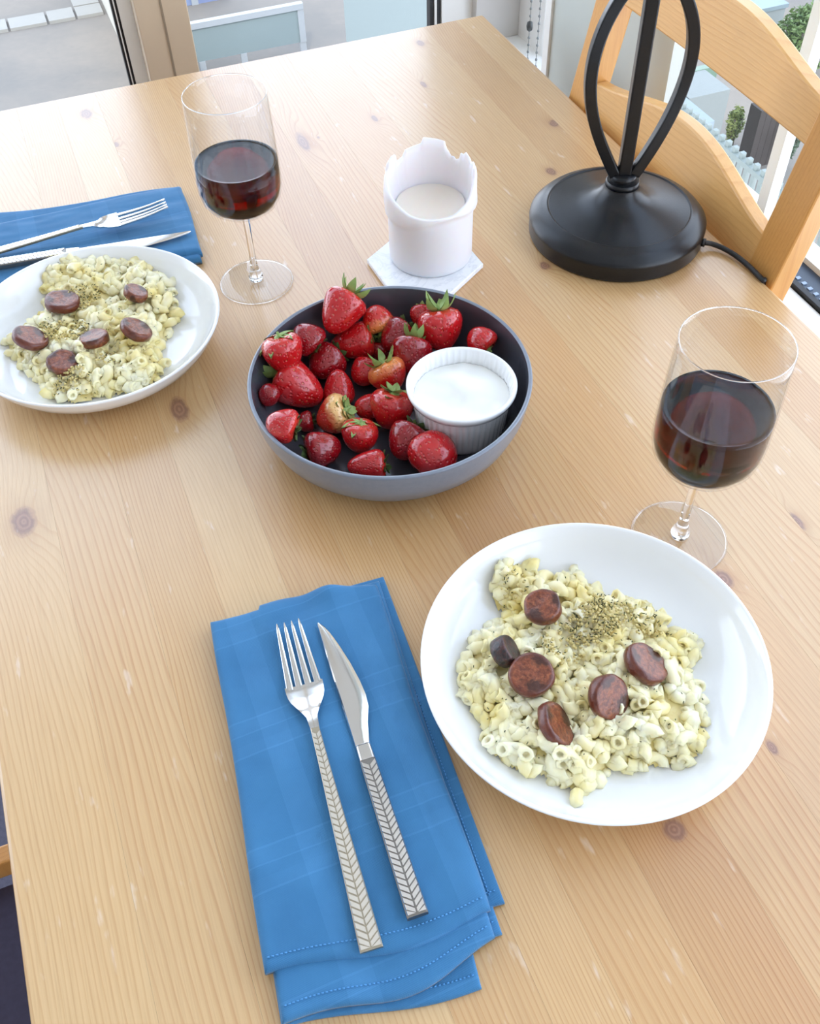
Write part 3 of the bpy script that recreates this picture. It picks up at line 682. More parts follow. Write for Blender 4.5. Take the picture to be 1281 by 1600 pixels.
KX, KY = .2450, .5355
rk = empty('ramekin', (KX, KY, TZ+.0072)); tag(rk, 'small white fluted ramekin of yogurt standing in the strawberry bowl', 'ramekin')
KH = .0485
def flute(r, z, t):
    if r > .030 and .004 < z < KH-.0085 and r > .0352: return (r-.0006+.0007*abs(math.sin(t*24))**.6*1.6, z)
    return (r, z)
MB().lathe([(.0001, .0), (.0340, .0), (.0362, .0015), (.0372, .005), (.0385, .02), (.0408, KH-.010), (.0408, KH-.0088), (.0440, KH-.0072), (.0455, KH-.003), (.0455, KH-.0010), (.0447, KH), (.0430, KH), (.0420, KH-.0012),
            (.0400, KH-.010), (.0372, .012), (.0345, .006), (.0001, .005)], 288, fn=flute).build('cup', porcelain, rk)
def yz(x, y):
    a = math.atan2(y, x); r = math.hypot(x, y)
    return KH-.0135+.0042*math.sin(38*(x*.25+y*.9)*1.9+1.2*math.sin(60*x))*math.exp(-(r/.028)**4)+.0015*noise.noise(Vector((x*90, y*90, 3)))
vs = [(0, 0, yz(0, 0))]; fs = []; nr, na = 16, 64
for i in range(1, nr+1):
    r = .0396*i/nr
    for k in range(na):
        t_ = 2*PI*k/na; x, y = r*math.cos(t_), r*math.sin(t_); vs.append((x, y, yz(x, y)))
fs = [(0, 1+k, 1+(k+1) % na) for k in range(na)]
for i in range(nr-1):
    for k in range(na): a = 1+i*na+k; b = 1+i*na+(k+1) % na; fs.append((a, a+na, b+na, b))
o = MB().add(vs, fs).build('yogurt', yog, rk); o['label'] = 'smooth white yogurt with a swirl on top'

# ------------------------------------------------------------------ strawberries
def berry_mat(name, red, deep, pale, pale_at, pale_w, seedc):
    t = NT(name, .2); c_ = t.n('ShaderNodeTexCoord'); s = t.n('ShaderNodeSeparateXYZ'); t.t.links.new(c_.outputs['Object'], s.inputs[0])
    mp = t.n('ShaderNodeMapping'); mp.inputs['Scale'].default_value = (1, 1, .72); t.t.links.new(c_.outputs['Object'], mp.inputs[0])
    d = t.vor(mp.outputs[0], 6.5)
    dim = t.ramp(d, [(.0, 0), (.16, .1), (.42, 1)]); seed = t.ramp(d, [(.09, 1), (.13, 0)])
    base = t.mix(t.noise(c_.outputs['Object'], 2.2, 3), red, deep)
    pal = t.ramp(t.ma('ADD', s.outputs[2], t.ma('MULTIPLY_ADD', t.noise(c_.outputs['Object'], 2.5, 2), .7, -.35)), [(pale_at-pale_w, 0), (pale_at+pale_w, 1)])
    base = t.mix(pal, base, pale)
    t.set('Base Color', t.mix(seed, base, seedc)); t.set('Subsurface Weight', .12); t.set('Subsurface Radius', (.006, .001, .001)); t.set('Subsurface Scale', 1.); t.set('Coat Weight', .7); t.set('Coat Roughness', .08)
    b = t.n('ShaderNodeBump'); b.inputs['Strength'].default_value = .8; b.inputs['Distance'].default_value = .0010; t.t.links.new(t.ma('ADD', dim, t.ma('MULTIPLY', seed, .5)), b.inputs['Height']); t.t.links.new(b.outputs[0], t.b.inputs['Normal'])
    return t.m
BM = {'r': berry_mat('berry_red', srgb(206, 26, 28), srgb(168, 12, 22), srgb(214, 60, 40), .72, .25, srgb(226, 150, 70)),
      'd': berry_mat('berry_deep', srgb(168, 14, 26), srgb(120, 6, 16), srgb(160, 20, 24), .8, .2, srgb(200, 110, 60)),
      'p': berry_mat('berry_pale', srgb(216, 62, 38), srgb(196, 36, 28), srgb(236, 188, 120), .05, .45, srgb(240, 190, 100)),
      'o': berry_mat('berry_orange', srgb(206, 36, 28), srgb(190, 30, 26), srgb(232, 142, 74), .1, .5, srgb(240, 180, 90))}
leaf_g = NT('calyx_green', .5); _c = leaf_g.coord(); leaf_g.set('Base Color', leaf_g.mix(leaf_g.noise(_c, 3, 3), srgb(96, 132, 52), srgb(172, 190, 116))); leaf_g = leaf_g.m
leaf_d = NT('calyx_dark', .55); _c = leaf_d.coord(); leaf_d.set('Base Color', leaf_d.mix(leaf_d.noise(_c, 3, 3), srgb(40, 62, 30), srgb(84, 108, 54))); leaf_d = leaf_d.m
# unit berry: radius 1 at the shoulder, tip at -z, calyx at +z
bvar = []
for k in range(4):
    tipl = (1.35, 1.05, 1.55, .85)[k]
    pf = [(.001, -tipl), (.22, -tipl*.965), (.42, -tipl*.86), (.62, -tipl*.66), (.80, -tipl*.38), (.93, -tipl*.08), (1.0, .22), (.97, .45), (.84, .64), (.60, .75), (.34, .76), (.12, .70), (.001, .68)]
    def fn(r, z, t, k=k):
        q = 1+.07*noise.noise(Vector((math.cos(t)*1.1+k*5, math.sin(t)*1.1, z*.9)))+.03*math.sin(2*t+k)
        return r*q, z
    prof = []
    for i in range(len(pf)-1):
        for s_ in (0, .5): prof.append((pf[i][0]+(pf[i+1][0]-pf[i][0])*s_, pf[i][1]+(pf[i+1][1]-pf[i][1])*s_))
    prof.append(pf[-1])
    bvar.append({m: MB().lathe(prof, 36, fn=fn).mesh('strawberry', BM[m]) for m in BM})
def leafmesh(m, curl):
    vs = []; fs = []; n = 7
    for i in range(n):
        f = i/(n-1); w_ = .19*math.sin(PI*min(1, f*.93+.07))**.8*(1-.15*f); x = .10+.86*f
        z = .76-.28*f*f*(1-curl)+curl*.75*f*f
        x *= (1-.25*curl*f)
        vs += [(x, -w_, z+.03), (x, 0, z-.03), (x, w_, z+.03)]
    for i in range(n-1): fs += [(3*i, 3*i+1, 3*i+4, 3*i+3), (3*i+1, 3*i+2, 3*i+5, 3*i+4)]
    # thin underside for thickness
    k_ = len(vs); vs2 = [(a, b, c-.035) for a, b, c in vs]; fs2 = [tuple(reversed([q+k_ for q in f])) for f in fs]
    return MB().add(vs+vs2, fs+fs2).mesh('leaf', m)
LMs = {(m, c): leafmesh({'g': leaf_g, 'd': leaf_d}[m], c) for m in 'gd' for c in (0, .45, .9)}
hubm = {m: MB().lathe([(.26, .70), (.20, .79), (.08, .82), (.06, .98), (.001, 1.0)], 10).mesh('calyx', {'g': leaf_g, 'd': leaf_d}[m]) for m in 'gd'}
def bpx(X, Y): return 380+X/2.785, 430+Y/2.785
#  zoomX zoomY width(px zoom) variant material angle tilt layer leafmat curl label
B = [
 (640, 590, 168, 1, 'r', 75, .45, 2, 'g', .45, 'bright red strawberry in front, facing its pale green cap up, touching the ramekin rim'),
 (420, 165, 165, 0, 'r', 62, -.05, 2, 'g', .9, 'large red strawberry against the back rim of the bowl, cap curled at its top'),
 (470, 295, 150, 2, 'r', 14, .05, 2, 'g', .45, 'long glossy red strawberry lying sideways near the back, tip to the left'),
 (245, 490, 190, 0, 'r', 150, .05, 2, 'g', .9, 'largest red strawberry at the left with upturned leaves on its left side'),
 (860, 240, 180, 1, 'r', 98, .35, 2, 'g', .9, 'red strawberry at the upper right wearing a spiky upright green cap'),
 (178, 345, 165, 1, 'r', 105, .45, 2, 'g', .0, 'red strawberry at the left rim with a flat star-shaped pale cap'),
 (635, 440, 150, 3, 'o', 120, .3, 2, 'g', .9, 'orange-red speckled strawberry in the middle left of the ramekin'),
 (505, 705, 155, 3, 'r', 82, .5, 2, 'g', .0, 'small round red strawberry near the front with its cap turned up'),
 (535, 830, 130, 2, 'r', 2, -.05, 2, 'd', .45, 'red strawberry lying sideways at the front rim, cap to the right'),
 (835, 795, 195, 1, 'r', 120, -.8, 2, 'g', 0, 'red strawberry at the front right showing its tip and no cap'),
 (390, 615, 155, 1, 'p', 25, .45, 1, 'g', .45, 'pale whitish-shouldered strawberry with its cap facing right'),
 (350, 755, 155, 1, 'd', 195, .2, 1, 'd', .45, 'dark red strawberry at the front left, cap hanging to the left'),
 (275, 270, 130, 1, 'd', -45, -.2, 1, 'd', .45, 'dark red strawberry behind the star-capped one at the upper left'),
 (355, 385, 150, 1, 'd', 45, -.3, 1, 'd', .45, 'deep red strawberry between the largest one and the long sideways one'),
 (415, 485, 130, 0, 'r', -88, -.3, 1, 'd', 0, 'red strawberry pointing its tip up beside the largest one'),
 (582, 190, 135, 3, 'o', -70, -.1, 1, 'g', .9, 'orange-topped strawberry at the back beside the large red one'),
 (525, 428, 125, 3, 'r', 60, -.4, 1, 'd', 0, 'small red strawberry tucked left of the orange speckled one'),
 (665, 272, 140, 1, 'd', 40, -.2, 1, 'd', .45, 'dark crimson strawberry left of the spiky-capped one'),
 (730, 350, 155, 1, 'd', 80, 0, 1, 'g', .9, 'crimson strawberry directly behind the ramekin rim'),
 (778, 185, 95, 1, 'r', 90, -.3, 1, 'g', .45, 'small red strawberry half hidden behind the spiky-capped one'),
 (1030, 280, 130, 3, 'r', -48, .1, 1, 'g', .0, 'red strawberry against the right rim behind the ramekin, cap down right'),
 (165, 650, 135, 1, 'r', -18, 0, 1, 'd', .45, 'red strawberry low at the left rim with a dark withered cap'),
 (120, 520, 90, 3, 'd', 180, -.7, 1, 'd', 0, 'small dark strawberry peeking out under the largest one at the left rim'),
 (535, 575, 115, 3, 'r', 0, -.5, 1, 'd', 0, 'red strawberry half hidden behind the front bright one'),
 (710, 730, 160, 1, 'd', 60, -.2, 1, 'd', .45, 'dark shaded strawberry in front of the ramekin foot'),
 (598, 335, 100, 3, 'd', 85, .3, 0, 'd', .9, 'little dark strawberry deep in the middle showing mostly leaves'),
 (265, 640, 90, 3, 'd', 10, 0, 0, 'd', .45, 'small dark strawberry deep at the left below the largest one'),
]
placed = []
KC = Vector((KX, KY, 0))
def conflict(p, r, tol=.80):
    worst = 0
    for q, rq in placed: worst = max(worst, (r+rq)*tol-(p-q).length)
    dK = math.hypot(p.x-KX, p.y-KY); hk = TZ+.0072+KH
    if p.z < hk+.5*r: worst = max(worst, (.0405+r*.8)-dK if p.z < hk else 0)
    return worst
order = sorted(B, key=lambda b: b[7])
for b in order:
    X, Y, W_, vi, mi, an, ti, layer, lmi, curl, lab = b
    x, y = bpx(X, Y); d = Vector(ray(x, y)); best = None
    for k in range(60):
        z = TZ+.012+k*.0012
        p = Vector([float(q) for q in Z(x, y, z)]); depth = (p-Vector(CAMP)).dot(Vector(F_)); r = W_/2.785/2*depth/F_PX*1.12
        if z-TZ < .0075+r*.9: continue
        rad = math.hypot(p.x-BX, p.y-BY); wall = np.interp(z-TZ, [.0065, .0085, .017, .03, .046, .058, .08], [.070, .086, .0985, .1065, .1115, .1135, .15])
        cf = max(conflict(p, r), (rad+r*1.0-wall) if z-TZ < .07 else 0)
        sc_ = cf*160+(z-TZ)*(1 if layer < 2 else .35)
        if best is None or sc_ < best[0]: best = (sc_, p, r)
    _, p, r = best; placed.append((p, r))
    a = math.radians(an); ct = math.sqrt(max(0, 1-ti*ti))
    ax = Vector(R_)*math.cos(a)*ct+Vector(U_)*math.sin(a)*ct-Vector(F_)*ti
    rot = ax.to_track_quat('Z', 'Y').to_matrix().to_4x4()
    L_ = (1.35, 1.05, 1.55, .85)[vi]
    cen = p+ax*(r*(L_-.76)/2)              # keep the berry's middle on the measured point
    e = empty('strawberry', cen); e.rotation_euler = rot.to_euler(); e.scale = (r, r, r); tag(e, lab, 'strawberry', 'strawberries in the grey bowl')
    o = bpy.data.objects.new('flesh', bvar[vi][mi]); C.objects.link(o); o.parent = e
    if ti > -.6:
        h = bpy.data.objects.new('calyx', hubm[lmi]); C.objects.link(h); h.parent = e
        rn = random.Random(int(X)); nl = rn.choice((7, 8, 9))
        for k in range(nl):
            l = bpy.data.objects.new('leaf', LMs[(lmi, curl)]); C.objects.link(l); l.parent = h
            l.rotation_euler = (rn.uniform(-.12, .12), rn.uniform(-.28, .28), 2*PI*k/nl+rn.uniform(-.2, .2)); s_ = rn.uniform(.85, 1.2)*(1 if layer == 2 else .8); l.scale = (s_, rn.uniform(1., 1.3), 1)

# ------------------------------------------------------------------ wine glasses
def wine_glass(x, y, level, label):
    e = empty('wine_glass', (x, y, TZ)); tag(e, label, 'wine glass', 'wine glasses on the table')
    rim = .1945
    outp = [(.0001, .0800), (.0060, .0803), (.0150, .0817), (.0250, .0852), (.0320, .0905), (.0362, .0975), (.0383, .107), (.0388, .118), (.0386, .135), (.0378, .160), (.0368, .185), (.0365, rim-.0006), (.0362, rim)]
    inp = [(max(r-.0010, .0001), z+(.0012 if z < .1 else 0)) for r, z in outp[:-1]][::-1]
    MB().lathe(outp+[(.0357, rim)]+inp, 96).build('bowl', glass_m, e)
    MB().lathe([(.0363, rim-.0004), (.0364, rim), (.0360, rim+.0004), (.0356, rim), (.0357, rim-.0004), (.0363, rim-.0004)], 96).build('rim', glass_solid, e)
    MB().lathe([(.0001, .0798), (.0055, .0797), (.0042, .076), (.0034, .070), (.0031, .055), (.0031, .035), (.0036, .020), (.0058, .0125), (.0068, .0095), (.0072, .0062), (.0066, .0042), (.0001, .0040)], 32).build('stem', glass_solid, e)
    MB().lathe([(.0001, .0003), (.0350, .0003), (.0361, .0011), (.0359, .0019), (.0345, .0023), (.020, .0030), (.0001, .0039)], 96).build('foot', glass_foot, e)
    MB().lathe([(.0361+.0007*math.cos(q*PI/4), .0013+.0007*math.sin(q*PI/4)) for q in range(9)], 96).build('foot_rim', glass_solid, e)
    wp = [(.0001, .0818)]; 
    for r, z in outp[1:]:
        z2 = z+.0016 if z < .1 else z
        if z2 < level-.001: wp.append((r-.00125, z2))
    rl_ = float(np.interp(level, [q[1] for q in outp], [q[0] for q in outp]))-.00125
    wp += [(rl_, level+.0004), (rl_-.0015, level-.0003), (rl_-.004, level-.0005), (.0001, level-.0005)]
    o = MB().lathe(wp, 96).build('wine', wine_m, e); o['label'] = 'dark red wine filling the lower half of the glass bowl'
wine_glass(.141, .808, .132, 'stemmed glass of red wine standing at the left, beside the far blue napkin')
wine_glass(.354, .363, .139, 'stemmed glass of red wine standing at the right, behind the front plate')

# ------------------------------------------------------------------ napkins
def sheet(corners, z, th, fn=None, nx=40, ny=70, rnd=.0035, bot=None):
    """thick cloth layer: bilinear patch TL TR BR BL (pixels measured at height z), rounded edges"""
    P = [Vector([float(q) for q in Z(x, y, z)]) for x, y in corners]
    def pos(a, b, out=0):
        top = P[0].lerp(P[1], a); low = P[3].lerp(P[2], a); q = top.lerp(low, b)
        return q
    L1_ = ((P[1]-P[0]).length+(P[2]-P[3]).length)/2; L2_ = ((P[3]-P[0]).length+(P[2]-P[1]).length)/2
    def f(a, b):
        q = pos(a, b); d = min(a*L1_, (1-a)*L1_, b*L2_, (1-b)*L2_)
        k = min(1, d/rnd); drop = th*(1-math.sqrt(max(0, 1-(1-k)**2)))*.92
        dx, dy, dz = fn(a, b) if fn else (0, 0, 0)
        return (q.x+dx, q.y+dy, z+dz-drop)
    A = [i/(nx-1) for i in range(nx)]; Bb = [j/(ny-1) for j in range(ny)]
    A = [0, .15*rnd/L1_, .5*rnd/L1_]+[rnd/L1_+(1-2*rnd/L1_)*q for q in A]+[1-.5*rnd/L1_, 1-.15*rnd/L1_, 1]
    Bb = [0, .15*rnd/L2_, .5*rnd/L2_]+[rnd/L2_+(1-2*rnd/L2_)*q for q in Bb]+[1-.5*rnd/L2_, 1-.15*rnd/L2_, 1]
    na, nb = len(A), len(Bb); vs = [f(a, b) for b in Bb for a in A]
    fs = [(j*na+i, j*na+i+1, (j+1)*na+i+1, (j+1)*na+i) for j in range(nb-1) for i in range(na-1)]
    # underside
    zb = bot if bot is not None else None
    n0 = len(vs); vs += [(v[0], v[1], (min(v[2]-.0001, (z+(v[2]-z)-th*.9) if zb is None else zb)))for v in vs[:n0]]
    fs += [tuple(reversed([q+n0 for q in f_])) for f_ in fs[:]]
    per = [i for i in range(na)]+[j*na+na-1 for j in range(1, nb)]+[(nb-1)*na+i for i in range(na-2, -1, -1)]+[j*na for j in range(nb-2, 0, -1)]
    for i in range(len(per)): a, b = per[i], per[(i+1) % len(per)]; fs.append((a, b, b+n0, a+n0))
    return MB().add(vs, fs), f, (L1_, L2_)
def nz(a, b, s, k): return noise.noise(Vector((a*s, b*s*1.6, k)))
def stitches(f, line, n, h=.0003):
    """raised thread dashes along a line of (a, b) parameters"""
    mb = MB(); (a0, b0), (a1, b1) = line
    for i in range(n):
        t0, t1 = (i+.15)/n, (i+.72)/n
        q = [Vector(f(a0+(a1-a0)*t, b0+(b1-b0)*t))+Vector((0, 0, h)) for t in (t0, (t0+t1)/2, t1)]
        mb.tube(q, .00045, 5)
    return mb
# front napkin
nf = empty('napkin', tuple(float(q) for q in Z(560, 1200, TZ))); tag(nf, 'folded blue cloth napkin in the foreground under a fork and knife', 'napkin', 'blue napkins')
def addp(mb, name, m, par, **kw):
    o = mb.build(name, m, par, **kw); o.location = -Vector(par.location); return o
def fold_fn(seed, amp=.0012, edge=.004):
    def fn(a, b):
        return (edge*.35*nz(a, b, 2, seed)*(1 if .1 < b else 0), edge*.7*math.sin(a*7+seed)*b**6, amp*nz(a, b, 4, seed+9)+amp*.7*nz(a, b, 11, seed+20))
    return fn
L0 = sheet([(338, 974), (597, 908), (752, 1541), (441, 1612)], TZ+.0035, .003, lambda a, b: (0, .003*math.sin(a*5+1)*b**8, .0004*nz(a, b, 5, 1)), rnd=.002, bot=TZ+.0004)
L1 = sheet([(336, 972), (599, 899), (789, 1409), (440, 1500)], TZ+.0062, .0026, lambda a, b: (0, 0, .0005*nz(a, b, 5, 2)), rnd=.002)
L1b = sheet([(336, 972), (597, 910), (785, 1458), (444, 1560)], TZ+.0048, .0022, lambda a, b: (0, 0, .0004*nz(a, b, 5, 3)), rnd=.002)
def f2n(a, b): return (0, -.007*math.sin(PI*a)*b**10+.003*math.sin(a*8)*b**10, .0010*nz(a, b, 4, 4)+.0006*math.sin(a*9)*b**4)
L2 = sheet([(333, 971), (592, 905), (777, 1470), (440, 1598)], TZ+.0098, .0034, f2n, rnd=.003)
def f3n(a, b):
    bump = .0060*math.exp(-((a-.72)/.10)**2-((b-.0)/.05)**2)-.0015*math.exp(-((a-.55)/.08)**2-(b/.06)**2)
    dome = .0016*math.sin(PI*a)*math.sin(PI*b)
    wav_ = .0024*nz(a, b, 3.0, 7)+.0009*nz(a, b, 8, 8)+.0012*math.exp(-((a-.88+.06*math.sin(b*5))/.03)**2)*math.sin(PI*b)
    ey = -.0045*math.sin(PI*min(1, a*1.05))*b**14+.0030*math.sin(a*6.5+.5)*b**14
    ey += .006*math.sin(PI*a*1.2-.3)*(1-b)**30*(1 if a > .3 else .2)
    return (.0012*math.sin(b*8+1)*(a**8-(1-a)**8*.6), ey, bump+dome+wav_)
L3 = sheet([(328, 968), (585, 908), (768, 1424), (414, 1522)], TZ+.0138, .0042, f3n, rnd=.0045, nx=60, ny=90)
for nm, l in (('bottom_layer', L0), ('hem_layer', L1b), ('hem_layer', L1), ('middle_layer', L2), ('top_layer', L3)): addp(l[0], nm, napkin_m, nf)
inset = .0075
def hem(f_, Ls, which, n):
    i1, i2 = inset/Ls[0], inset/Ls[1]
    return stitches(f_, {'b': ((.02, 1-i2), (.98, 1-i2)), 'r': ((1-i1, .02), (1-i1, .98))}[which], n)
sm = MB()
for l, w_, n in ((L3, 'b', 52), (L2, 'b', 52), (L0, 'b', 44), (L1, 'r', 100), (L1, 'b', 52), (L1b, 'b', 52)):
    q = hem(l[1], l[2], w_, n); sm.add(q.v, q.f)
tag(addp(sm, 'stitching', stitch_m, nf), kind='stuff')
# far left napkin, partly under the plate
nl_ = empty('napkin', tuple(float(q) for q in Z(100, 370, TZ))); tag(nl_, 'folded blue cloth napkin at the far left, partly beneath the left plate', 'napkin', 'blue napkins')
M0 = sheet([(-150, 362), (276, 296), (306, 408), (-150, 500)], TZ+.004, .0035, lambda a, b: (0, 0, .0004*nz(a, b, 5, 31)), rnd=.002, bot=TZ+.0004)
M1 = sheet([(-150, 352), (283, 291), (314, 402), (-150, 478)], TZ+.0085, .0044, lambda a, b: (0, .004*math.sin(a*9)*(1-b)**8, .0008*nz(a, b, 5, 32)), rnd=.003)
def m2(a, b): return (.0014*math.sin(b*5), .004*math.sin(a*7+2)*(1-b)**6, .0010*nz(a, b, 4, 33)+.0006*nz(a, b, 10, 35)+.0008*math.sin(PI*b))
M2 = sheet([(-150, 372), (281, 289), (317, 390), (-150, 470)], TZ+.0128, .0045, m2, rnd=.0055, nx=60, ny=40)
for nm, l in (('bottom_layer', M0), ('middle_layer', M1), ('top_layer', M2)): addp(l[0], nm, napkin_m, nl_)

# ------------------------------------------------------------------ cutlery
def interp(s, tab): return float(np.interp(s, [q[0] for q in tab], [q[1] for q in tab]))
def herring(L0_, L1_, wtab, ztab, th, h, pitch=.0047, depth=.0005):
    mb = MB(); s = L0_
    while s < L1_-.003:
        for sg in (-1, 1):
            w0 = interp(s, wtab)-.0004; x0, x1 = s, s+pitch*.84; rise = w0*.75
            pts = []
            for (ys, dx) in ((.0002, rise), (w0, 0)):
                for xx in (x0, x1):
                    xq = min(xx+dx, L1_-.0002); zz = interp(xq, ztab)+th
                    pts.append((xq, sg*ys, zz))
            a, b, c_, d = pts; lo = [(q[0], q[1], q[2]-.0002) for q in (a, b, d, c_)]
            ins = .00035; cx_ = sum(q[0] for q in pts)/4; cy_ = sum(q[1] for q in pts)/4
            hi = [(q[0]+(cx_-q[0])*.12, q[1]+(cy_-q[1])*.12, q[2]+h) for q in (a, b, d, c_)]
            mb.add(lo+hi, [(0, 1, 5, 4), (1, 2, 6, 5), (2, 3, 7, 6), (3, 0, 4, 7), (4, 5, 6, 7)])
        s += pitch
    return mb
def orient(e, tip, end):
    tip = Vector([float(q) for q in tip]); end = Vector([float(q) for q in end]); x = (end-tip).normalized(); y = Vector((0, 0, 1)).cross(x).normalized(); z = x.cross(y)
    M = Matrix((x, y, z)).transposed().to_4x4(); e.rotation_euler = M.to_euler(); e.location = tip
    return (end-tip).length
def fork(tip, end, label):
    e = empty('fork'); L = orient(e, tip, end); tag(e, label, 'fork', 'forks on the napkins')
    k = L/.229; zt = [(0, .0045), (.012*k, .0020), (.03*k, .0000), (.052*k, -.0008), (.064*k, .0000), (.077*k, .0030), (.088*k, .0036), (.13*k, .0022), (L, .0002)]
    ws = [(.040*k, .0122), (.051*k, .0130), (.058*k, .0127), (.065*k, .0104), (.071*k, .0062), (.077*k, .0037), (.086*k, .0029), (.11*k, .0033), (L, .0067)]
    th = .0019
    # head + neck
    def ring(s, th_=th, cup=1):
        w_ = interp(s, ws); z = interp(s, zt); n = 8; r = []
        cupz = .0016 if s < .069*k else 0
        for i in range(n+1): f = -1+2*i/n; r.append((s, w_*f, z+th_*(1-.15*f*f)+cupz*f*f))
        for i in range(n+1): f = 1-2*i/n; r.append((s, w_*f*.96, z+cupz*f*f))
        return r
    S = [.0500*k, .0525*k, .055*k, .059*k, .063*k, .067*k, .070*k, .073*k, .077*k, .082*k, .0865*k]
    MB().loft([ring(s) for s in S]).build('head', steel, e, auto=40)
    offs = (-.0097, -.00323, .00323, .0097)
    for o_ in offs:
        rs = []
        for f in (0, .03, .12, .3, .5, .7, .9, 1.0):
            s = f*.0520*k; c_ = o_*(.80+.20*f); w_ = (.00075+.0016*f**.8)*(.5 if f == 0 else 1); z = interp(s, zt)+.0016*(c_/.0122)**2
            rs.append([(s, c_-w_, z), (s, c_+w_, z), (s, c_+w_, z+th*.75), (s, c_+w_*.5, z+th), (s, c_-w_*.5, z+th), (s, c_-w_, z+th*.75)])
        MB().loft(rs).build('tine', steel, e, auto=40)
    def hr_(s):
        w_ = interp(s, ws); z = interp(s, zt); t_ = .0024
        return [(s, -w_, z), (s, w_, z), (s, w_, z+t_-.0006), (s, w_-.0006, z+t_), (s, -w_+.0006, z+t_), (s, -w_, z+t_-.0006)]
    MB().loft([hr_(s) for s in np.linspace(.0862*k, L, 14)]).build('handle', steel_beige, e, smooth=False)
    tag(herring(.089*k, L-.001, ws, zt, .0024, .0004, .0042).build('herringbone_relief', steel_satin, e, smooth=False), kind='stuff')
def knife(tip, end, label):
    e = empty('knife'); L = orient(e, tip, end); tag(e, label, 'knife', 'knives on the napkins')
    k = L/.212
    # outline: left side (+y) straight spine, right side (-y) belly ; s from the tip
    lt = [(0, .0040), (.002, .0044), (.05, .0050), (.10, .0050)]; rt = [(0, -.0030), (.003, -.0004), (.011, .0026), (.022, .0056), (.038, .0092), (.054, .0116), (.065, .0124), (.074, .0116), (.085, .0078), (.100, .0046)]
    rs = []
    for s in (0, .002, .005, .010, .015, .022, .030, .038, .046, .054, .060, .065, .070, .074, .080, .085, .092, .100):
        a = -interp(s, lt); b = interp(s, rt); m_ = (a+b)/2; t_ = .0006+.0012*s/.1; w2 = (b-a)/2
        rs.append([(s*k, b, .0012), (s*k, m_, .0012-t_*.4), (s*k, a, .0012), (s*k, a+.1*w2, .0012+t_*.7), (s*k, m_, .0012+t_), (s*k, b-.35*w2, .0012+t_*.7)])
    MB().loft(rs).build('blade', steel, e, auto=30)
    wt = [(.100*k, .0049), (.112*k, .0051), (L, .0063)]; zt = [(0, 0), (L, 0)]
    def hr_(s, w_, t_): return [(s, -w_, .0), (s, w_, .0), (s, w_, t_-.0012), (s, w_-.0012, t_), (s, -w_+.0012, t_), (s, -w_, t_-.0012)]
    MB().loft([hr_(.0997*k, .0046, .0036), hr_(.1010*k, .0049, .0044), hr_(.1115*k, .0051, .0050)]).build('bolster', steel, e, smooth=False, bevel=.0005)
    MB().loft([hr_(s, interp(s, wt), .0050) for s in np.linspace(.1117*k, L, 8)]).build('handle', steel_dark, e, smooth=False)
    tag(herring(.1125*k, L-.001, wt, zt, .0050, .0006, .0040).build('herringbone_relief', steel, e, smooth=False), kind='stuff')
NT_ = TZ+.0158
fork(Z(451, 979, NT_+.001), Z(581, 1486, NT_+.001), 'silver fork with a herringbone handle on the front napkin, left of the knife')
knife(Z(504.7, 973, NT_+.001), Z(653, 1434, NT_+.0015), 'silver table knife with a raised herringbone handle on the front napkin')
NL_ = TZ+.0142
pf_ = Z(262, 322, NL_+.004)
fork(Z(262, 325, NL_+.010), Z(-95, 420, NL_+.001), 'silver fork on the far left napkin, tines pointing toward the wine glass')
knife(Z(299, 366, NL_+.001), Z(-75, 428, NL_+.001), 'silver table knife on the far left napkin, handle cut by the picture edge')

# ------------------------------------------------------------------ pasta
t = NT('creamy_pasta', .32); c_ = t.coord(); n1 = t.noise(c_, 40, 3); n2 = t.noise(c_, 260, 3)
col = t.mix(t.ramp(n1, [(.35, 0), (.68, 1)]), srgb(250, 243, 208), srgb(240, 220, 140)); col = t.mix(t.ma('MULTIPLY', n2, .2), col, srgb(246, 242, 220)); t.set('Base Color', col)
t.set('Subsurface Weight', .25); t.set('Subsurface Radius', (.004, .003, .0015)); t.set('Subsurface Scale', 1.); t.bump(n2, .3, .0008); pasta_m = t.m
t = NT('cheese_sauce', .28); c_ = t.coord(); n1 = t.noise(c_, 60, 4)
t.set('Base Color', t.mix(t.ramp(n1, [(.3, 0), (.7, 1)]), srgb(244, 234, 184), srgb(228, 204, 120))); t.set('Subsurface Weight', .2); t.set('Subsurface Radius', (.004, .003, .0015)); t.set('Subsurface Scale', 1.); t.bump(t.noise(c_, 300, 4), .5, .001); sauce_m = t.m
crumb_m = plain('toasted_crumb', srgb(214, 196, 132), .6, .2, 300); herb_m = plain('dried_herb', srgb(62, 72, 34), .8, .3, 400)
def inside(p, poly):
    x, y = p; c_ = False; j = len(poly)-1
    for i in range(len(poly)):
        if (poly[i][1] > y) != (poly[j][1] > y) and x < (poly[j][0]-poly[i][0])*(y-poly[i][1])/(poly[j][1]-poly[i][1])+poly[i][0]: c_ = not c_
        j = i
    return c_
def edist(p, poly):
    m_ = 9
    for i in range(len(poly)):
        a, b = poly[i-1], poly[i]; d = (b[0]-a[0], b[1]-a[1]); t_ = max(0, min(1, ((p[0]-a[0])*d[0]+(p[1]-a[1])*d[1])/(d[0]**2+d[1]**2+1e-12)))
        m_ = min(m_, math.hypot(p[0]-a[0]-d[0]*t_, p[1]-a[1]-d[1]*t_))
    return m_
